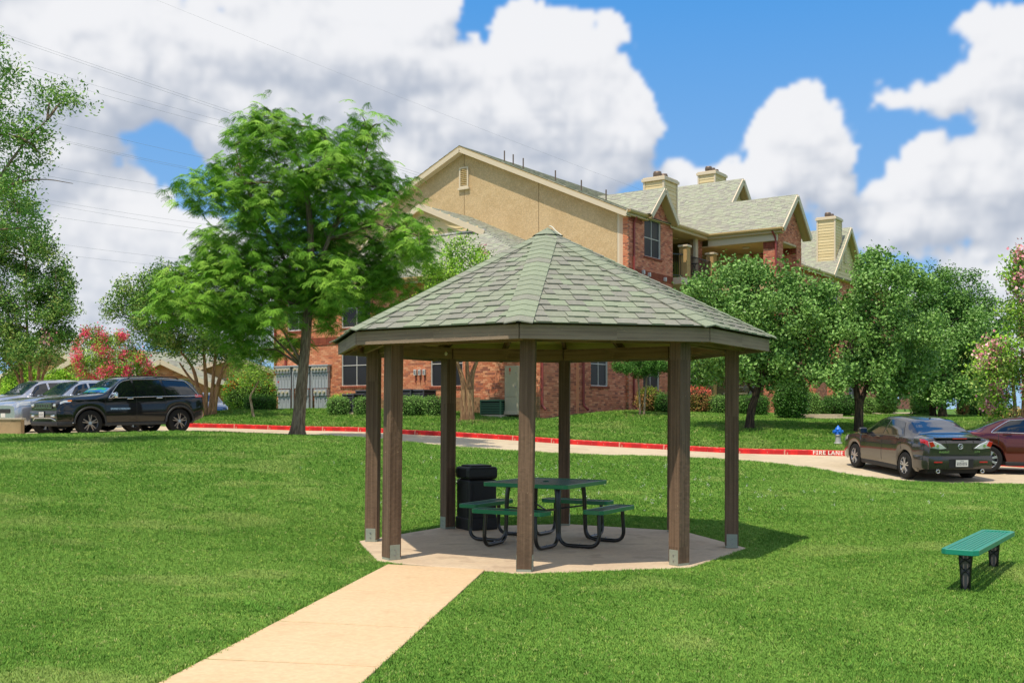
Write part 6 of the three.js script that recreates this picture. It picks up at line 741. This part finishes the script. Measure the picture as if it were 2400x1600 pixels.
{
  const t = thing('maroon_sedan', 'maroon sedan standing on the street behind the dark grey one', 'car'), pm = paint(0x5a1a1c, .55);
  const c = makeCar(t, { ...sedanShape, top: sedanShape.top.map(([a, b]) => [a * 1.06, b * .965]), belt: sedanShape.belt.map(([a, b]) => [a * 1.06, b]), wid: sedanShape.wid.map(([a, b]) => [a * 1.06, b * 1.05]), axF: 1.42, axR: -1.43, wheelR: .335, arch: .38, paint: pm, windows: [[.92, .45, -.12, -.08], [-.2, -.15, -1.32, -.92]], brightwork: [.96, .45, -1.36, -.92], doors: [1.0, -.15, -1.2], handles: [.02, -1.0], mirror: .76, mirrorMat: paint(0x8a3a1c, .5), spokes: 8, ws: [.38, 1.12], rw: [-1.8, -1.04] });
  for (const s of [1, -1]) { c.patch('headlight', t, M.lampClear, f => 1.85, f => 2.3, 3.4, 4.8, s, .012); c.patch('tail_lamp', t, M.lampRed, f => -2.40, f => -2.1, 3.8, 4.95, s, .012); } part(t, 'grille', rbox(.06, .18, .8, .03, 2.36, .52, 0), M.blackTrim); place(t, 13.45, 26.9, 2.6, -.8);
}
{
  const t = thing('blue_sedan', 'blue car parked far behind the black vehicle near the garage', 'car'), pm = paint(0x16406e, .5), c = makeCar(t, { ...sedanShape, paint: pm, windows: [[.86, .42, -.12, -.08], [-.2, -.15, -1.22, -.86]], doors: [.95, -.15], handles: [.02, -.98], mirror: .72, spokes: 5 }); for (const s of [1, -1]) c.patch('headlight', t, M.lampClear, f => 1.75, f => 2.15, 3.4, 4.8, s, .012); place(t, -14.2, 49.0, .6, -1.4);
}
// ---------------------------------------------------------------- fire hydrant
{
  const p = onGround(1965, 33), t = thing('fire_hydrant', 'fire hydrant with bright blue bonnet and silver barrel on the far lawn', 'hydrant', p, .3), bl = phy(0x1c72d8, .4, { clearcoat: .4 }), sv = std(0xb4b4b0, .5, { metalness: .2 }), L = (pts) => new THREE.LatheGeometry(pts.map(q => new THREE.Vector2(q[0], q[1])), 20);
  part(t, 'barrel', L([[.001, -.08], [.12, -.08], [.12, .04], [.15, .04], [.15, .08], [.105, .09], [.10, .34], [.13, .35], [.13, .385], [.001, .385]]), sv); part(t, 'bonnet', L([[.001, .385], [.13, .385], [.13, .42], [.105, .43], [.10, .55], [.125, .56], [.12, .59], [.085, .65], [.04, .69], [.03, .73], [.001, .735]]), bl); for (const [x, z, ry] of [[.14, 0, PI / 2], [-.14, 0, PI / 2], [0, .14, 0]]) { const n = part(t, 'nozzle_cap', cyl(.06, .065, .12, 0, 0, 0, 14).rotateX(PI / 2).rotateY(ry).translate(x, .50, z), bl); part(n, 'cap_nut', cyl(.02, .02, .03, 0, 0, 0, 6).rotateX(PI / 2).rotateY(ry).translate(x * 1.5, .50, z * 1.5), bl); } for (let i = 0; i < 8; i++) part(t, 'flange_bolt', cyl(.012, .012, .03, .135 * Math.cos(i * PI / 4), .065, .135 * Math.sin(i * PI / 4), 6).translate(0, .025, 0), sv); t.scale.setScalar(.82);
}
{ const t = thing('kerb_wall', 'low tan concrete wall end in front of the silver cars', 'wall', W(0, 1000, 29.6).setY(0)); const x = t.position.x; t.position.y = paveY(x, 29.8); part(t, 'wall', rbox(3.1, .56, .22, .02, -.93, .26, 0), std(0xffffff, .9, { map: mapd(concreteTex(sr(184, 156, 118), sr(168, 140, 104), sr(146, 118, 88), 141), .6) })); part(t, 'coping', rbox(3.16, .05, .27, .012, -.93, .55, 0), M.kerb); }
// ---------------------------------------------------------------- garages behind the parked cars
function garage(label, u, d, peakV, eaveV, halfW, depth, ry, brick, ridgeUp) {
  const p = W(u, HOR, d), gy = groundY(p.x, d) - .2, m = d / FPX, yP = EYE - (peakV - HOR) * m - gy, yE = EYE - (eaveV - HOR) * m - gy, t = thing('garage', label, 'garage', V3(p.x, gy, p.z), ry);
  const poly = [[-halfW, 0], [halfW, 0], [halfW, yE - .1], [0, yP - .12], [-halfW, yE - .1]], door = [-halfW * .72, halfW * .72, .05, 2.25];
  if (brick) brickWall(t, 'wall', FR(0, 0, 0), poly, [door], 0, brickPal, -9, .2); else { part(t, 'wall', slab(poly, .2, [rectP(...door).reverse()]).translate(0, 0, -.2), std(lin(sr(176, 142, 92)), .95)); brickWall(t, 'pier', FR(0, 0, .03), rectP(halfW - .4, halfW, 0, yE - .12), [], 0, brickPal, -9, .05); }
  const dr = part(t, 'door', box(door[1] - door[0] - .1, 2.1, .06, 0, 1.15, -.12), std(lin(sr(176, 146, 100)), .8)); part(dr, 'frame', [box(.1, 2.25, .08, door[0] + .02, 1.15, -.04), box(.1, 2.25, .08, door[1] - .02, 1.15, -.04), box(door[1] - door[0], .1, .08, 0, 2.25, -.04)], M.trim); for (let i = 0; i < 4; i++) part(dr, 'door_panel', rbox(door[1] - door[0] - .3, .44, .02, .008, 0, .4 + i * .5, -.08), std(lin(sr(182, 152, 106)), .8));
  part(t, 'side_wall', [box(.2, yE, depth, -halfW + .1, yE / 2 - .1, -depth / 2 - .2), box(.2, yE, depth, halfW - .1, yE / 2 - .1, -depth / 2 - .2)], std(lin(sr(186, 152, 100)), .95)); const e = .35, sl = (yP - yE) / halfW;
  for (const s of [-1, 1]) { const a = V3(s * (halfW + e), yE - sl * e, .4), b = V3(s * (halfW + e), yE - sl * e, -depth), q = V3(0, yP, -depth), w = V3(0, yP, .4); roofPlane(t, s > 0 ? [a, b, q, w] : [b, a, w, q], 'roof', .5, .2); plank(a.clone().add(V3(0, -.12, 0)), w.clone().add(V3(0, -.12, 0)), .06, .24, M.trim, t, 'bargeboard'); plank(V3(s * (halfW + e), yE - sl * e - .24, .2), V3(0, yP - .2, .2), .36, .03, M.trim, t, 'rake_soffit'); }
  return t;
}
garage('tan garage with a cream trimmed gable between the flowering trees', 174, 57, 841, 888, 1.9, 9, .05, false); garage('brick gabled garage behind the black vehicle', 381, 56, 843, 893, 2.4, 12, -.02, true); garage('long tan garage with a high grey roof beyond the bright bushes', 120, 68, 808, 886, 5.2, 14, -.5, false); garage('tan garage with wide doors seen through the crape myrtle stems', 545, 60, 832, 884, 3.4, 10, .2, false);
// ---------------------------------------------------------------- overhead lines crossing the sky beyond the trees
{
  const wm = std(0x80858c, .6), L = [[-300, -40, 1010, 405, 95], [-300, -34, 1010, 411, 95], [0, 122, 620, 300, 100], [0, 140, 620, 314, 100], [100, 268, 560, 378, 104], [110, 308, 540, 402, 104], [115, 313, 540, 406, 105], [90, 372, 520, 448, 108], [60, 392, 510, 466, 108], [0, 438, 500, 520, 112], [0, 446, 500, 533, 112], [80, 490, 500, 546, 114], [60, 550, 480, 604, 116], [60, 575, 470, 622, 116], [330, -28, 1480, 426, 90]];
  L.forEach(([u0, v0, u1, v1, d], i) => { const a = W(lerp(u0, u1, -.6), lerp(v0, v1, -.6), d), b = W(lerp(u0, u1, 1.4), lerp(v0, v1, 1.4), d + 10), m = a.clone().lerp(b, .5).add(V3(0, -.6, 0)); const o = shade(new THREE.Mesh(tube([a, a.clone().lerp(b, .25).add(V3(0, -.45, 0)), m, a.clone().lerp(b, .75).add(V3(0, -.45, 0)), b], i === 14 ? .006 : .010, 60, 5), wm)); o.name = uniq('power_line'); scene.add(o); tag(o, 'thin grey overhead power line crossing the cloudy sky', 'power line', 'overhead power lines'); });
}
renderer.render(scene, camera);
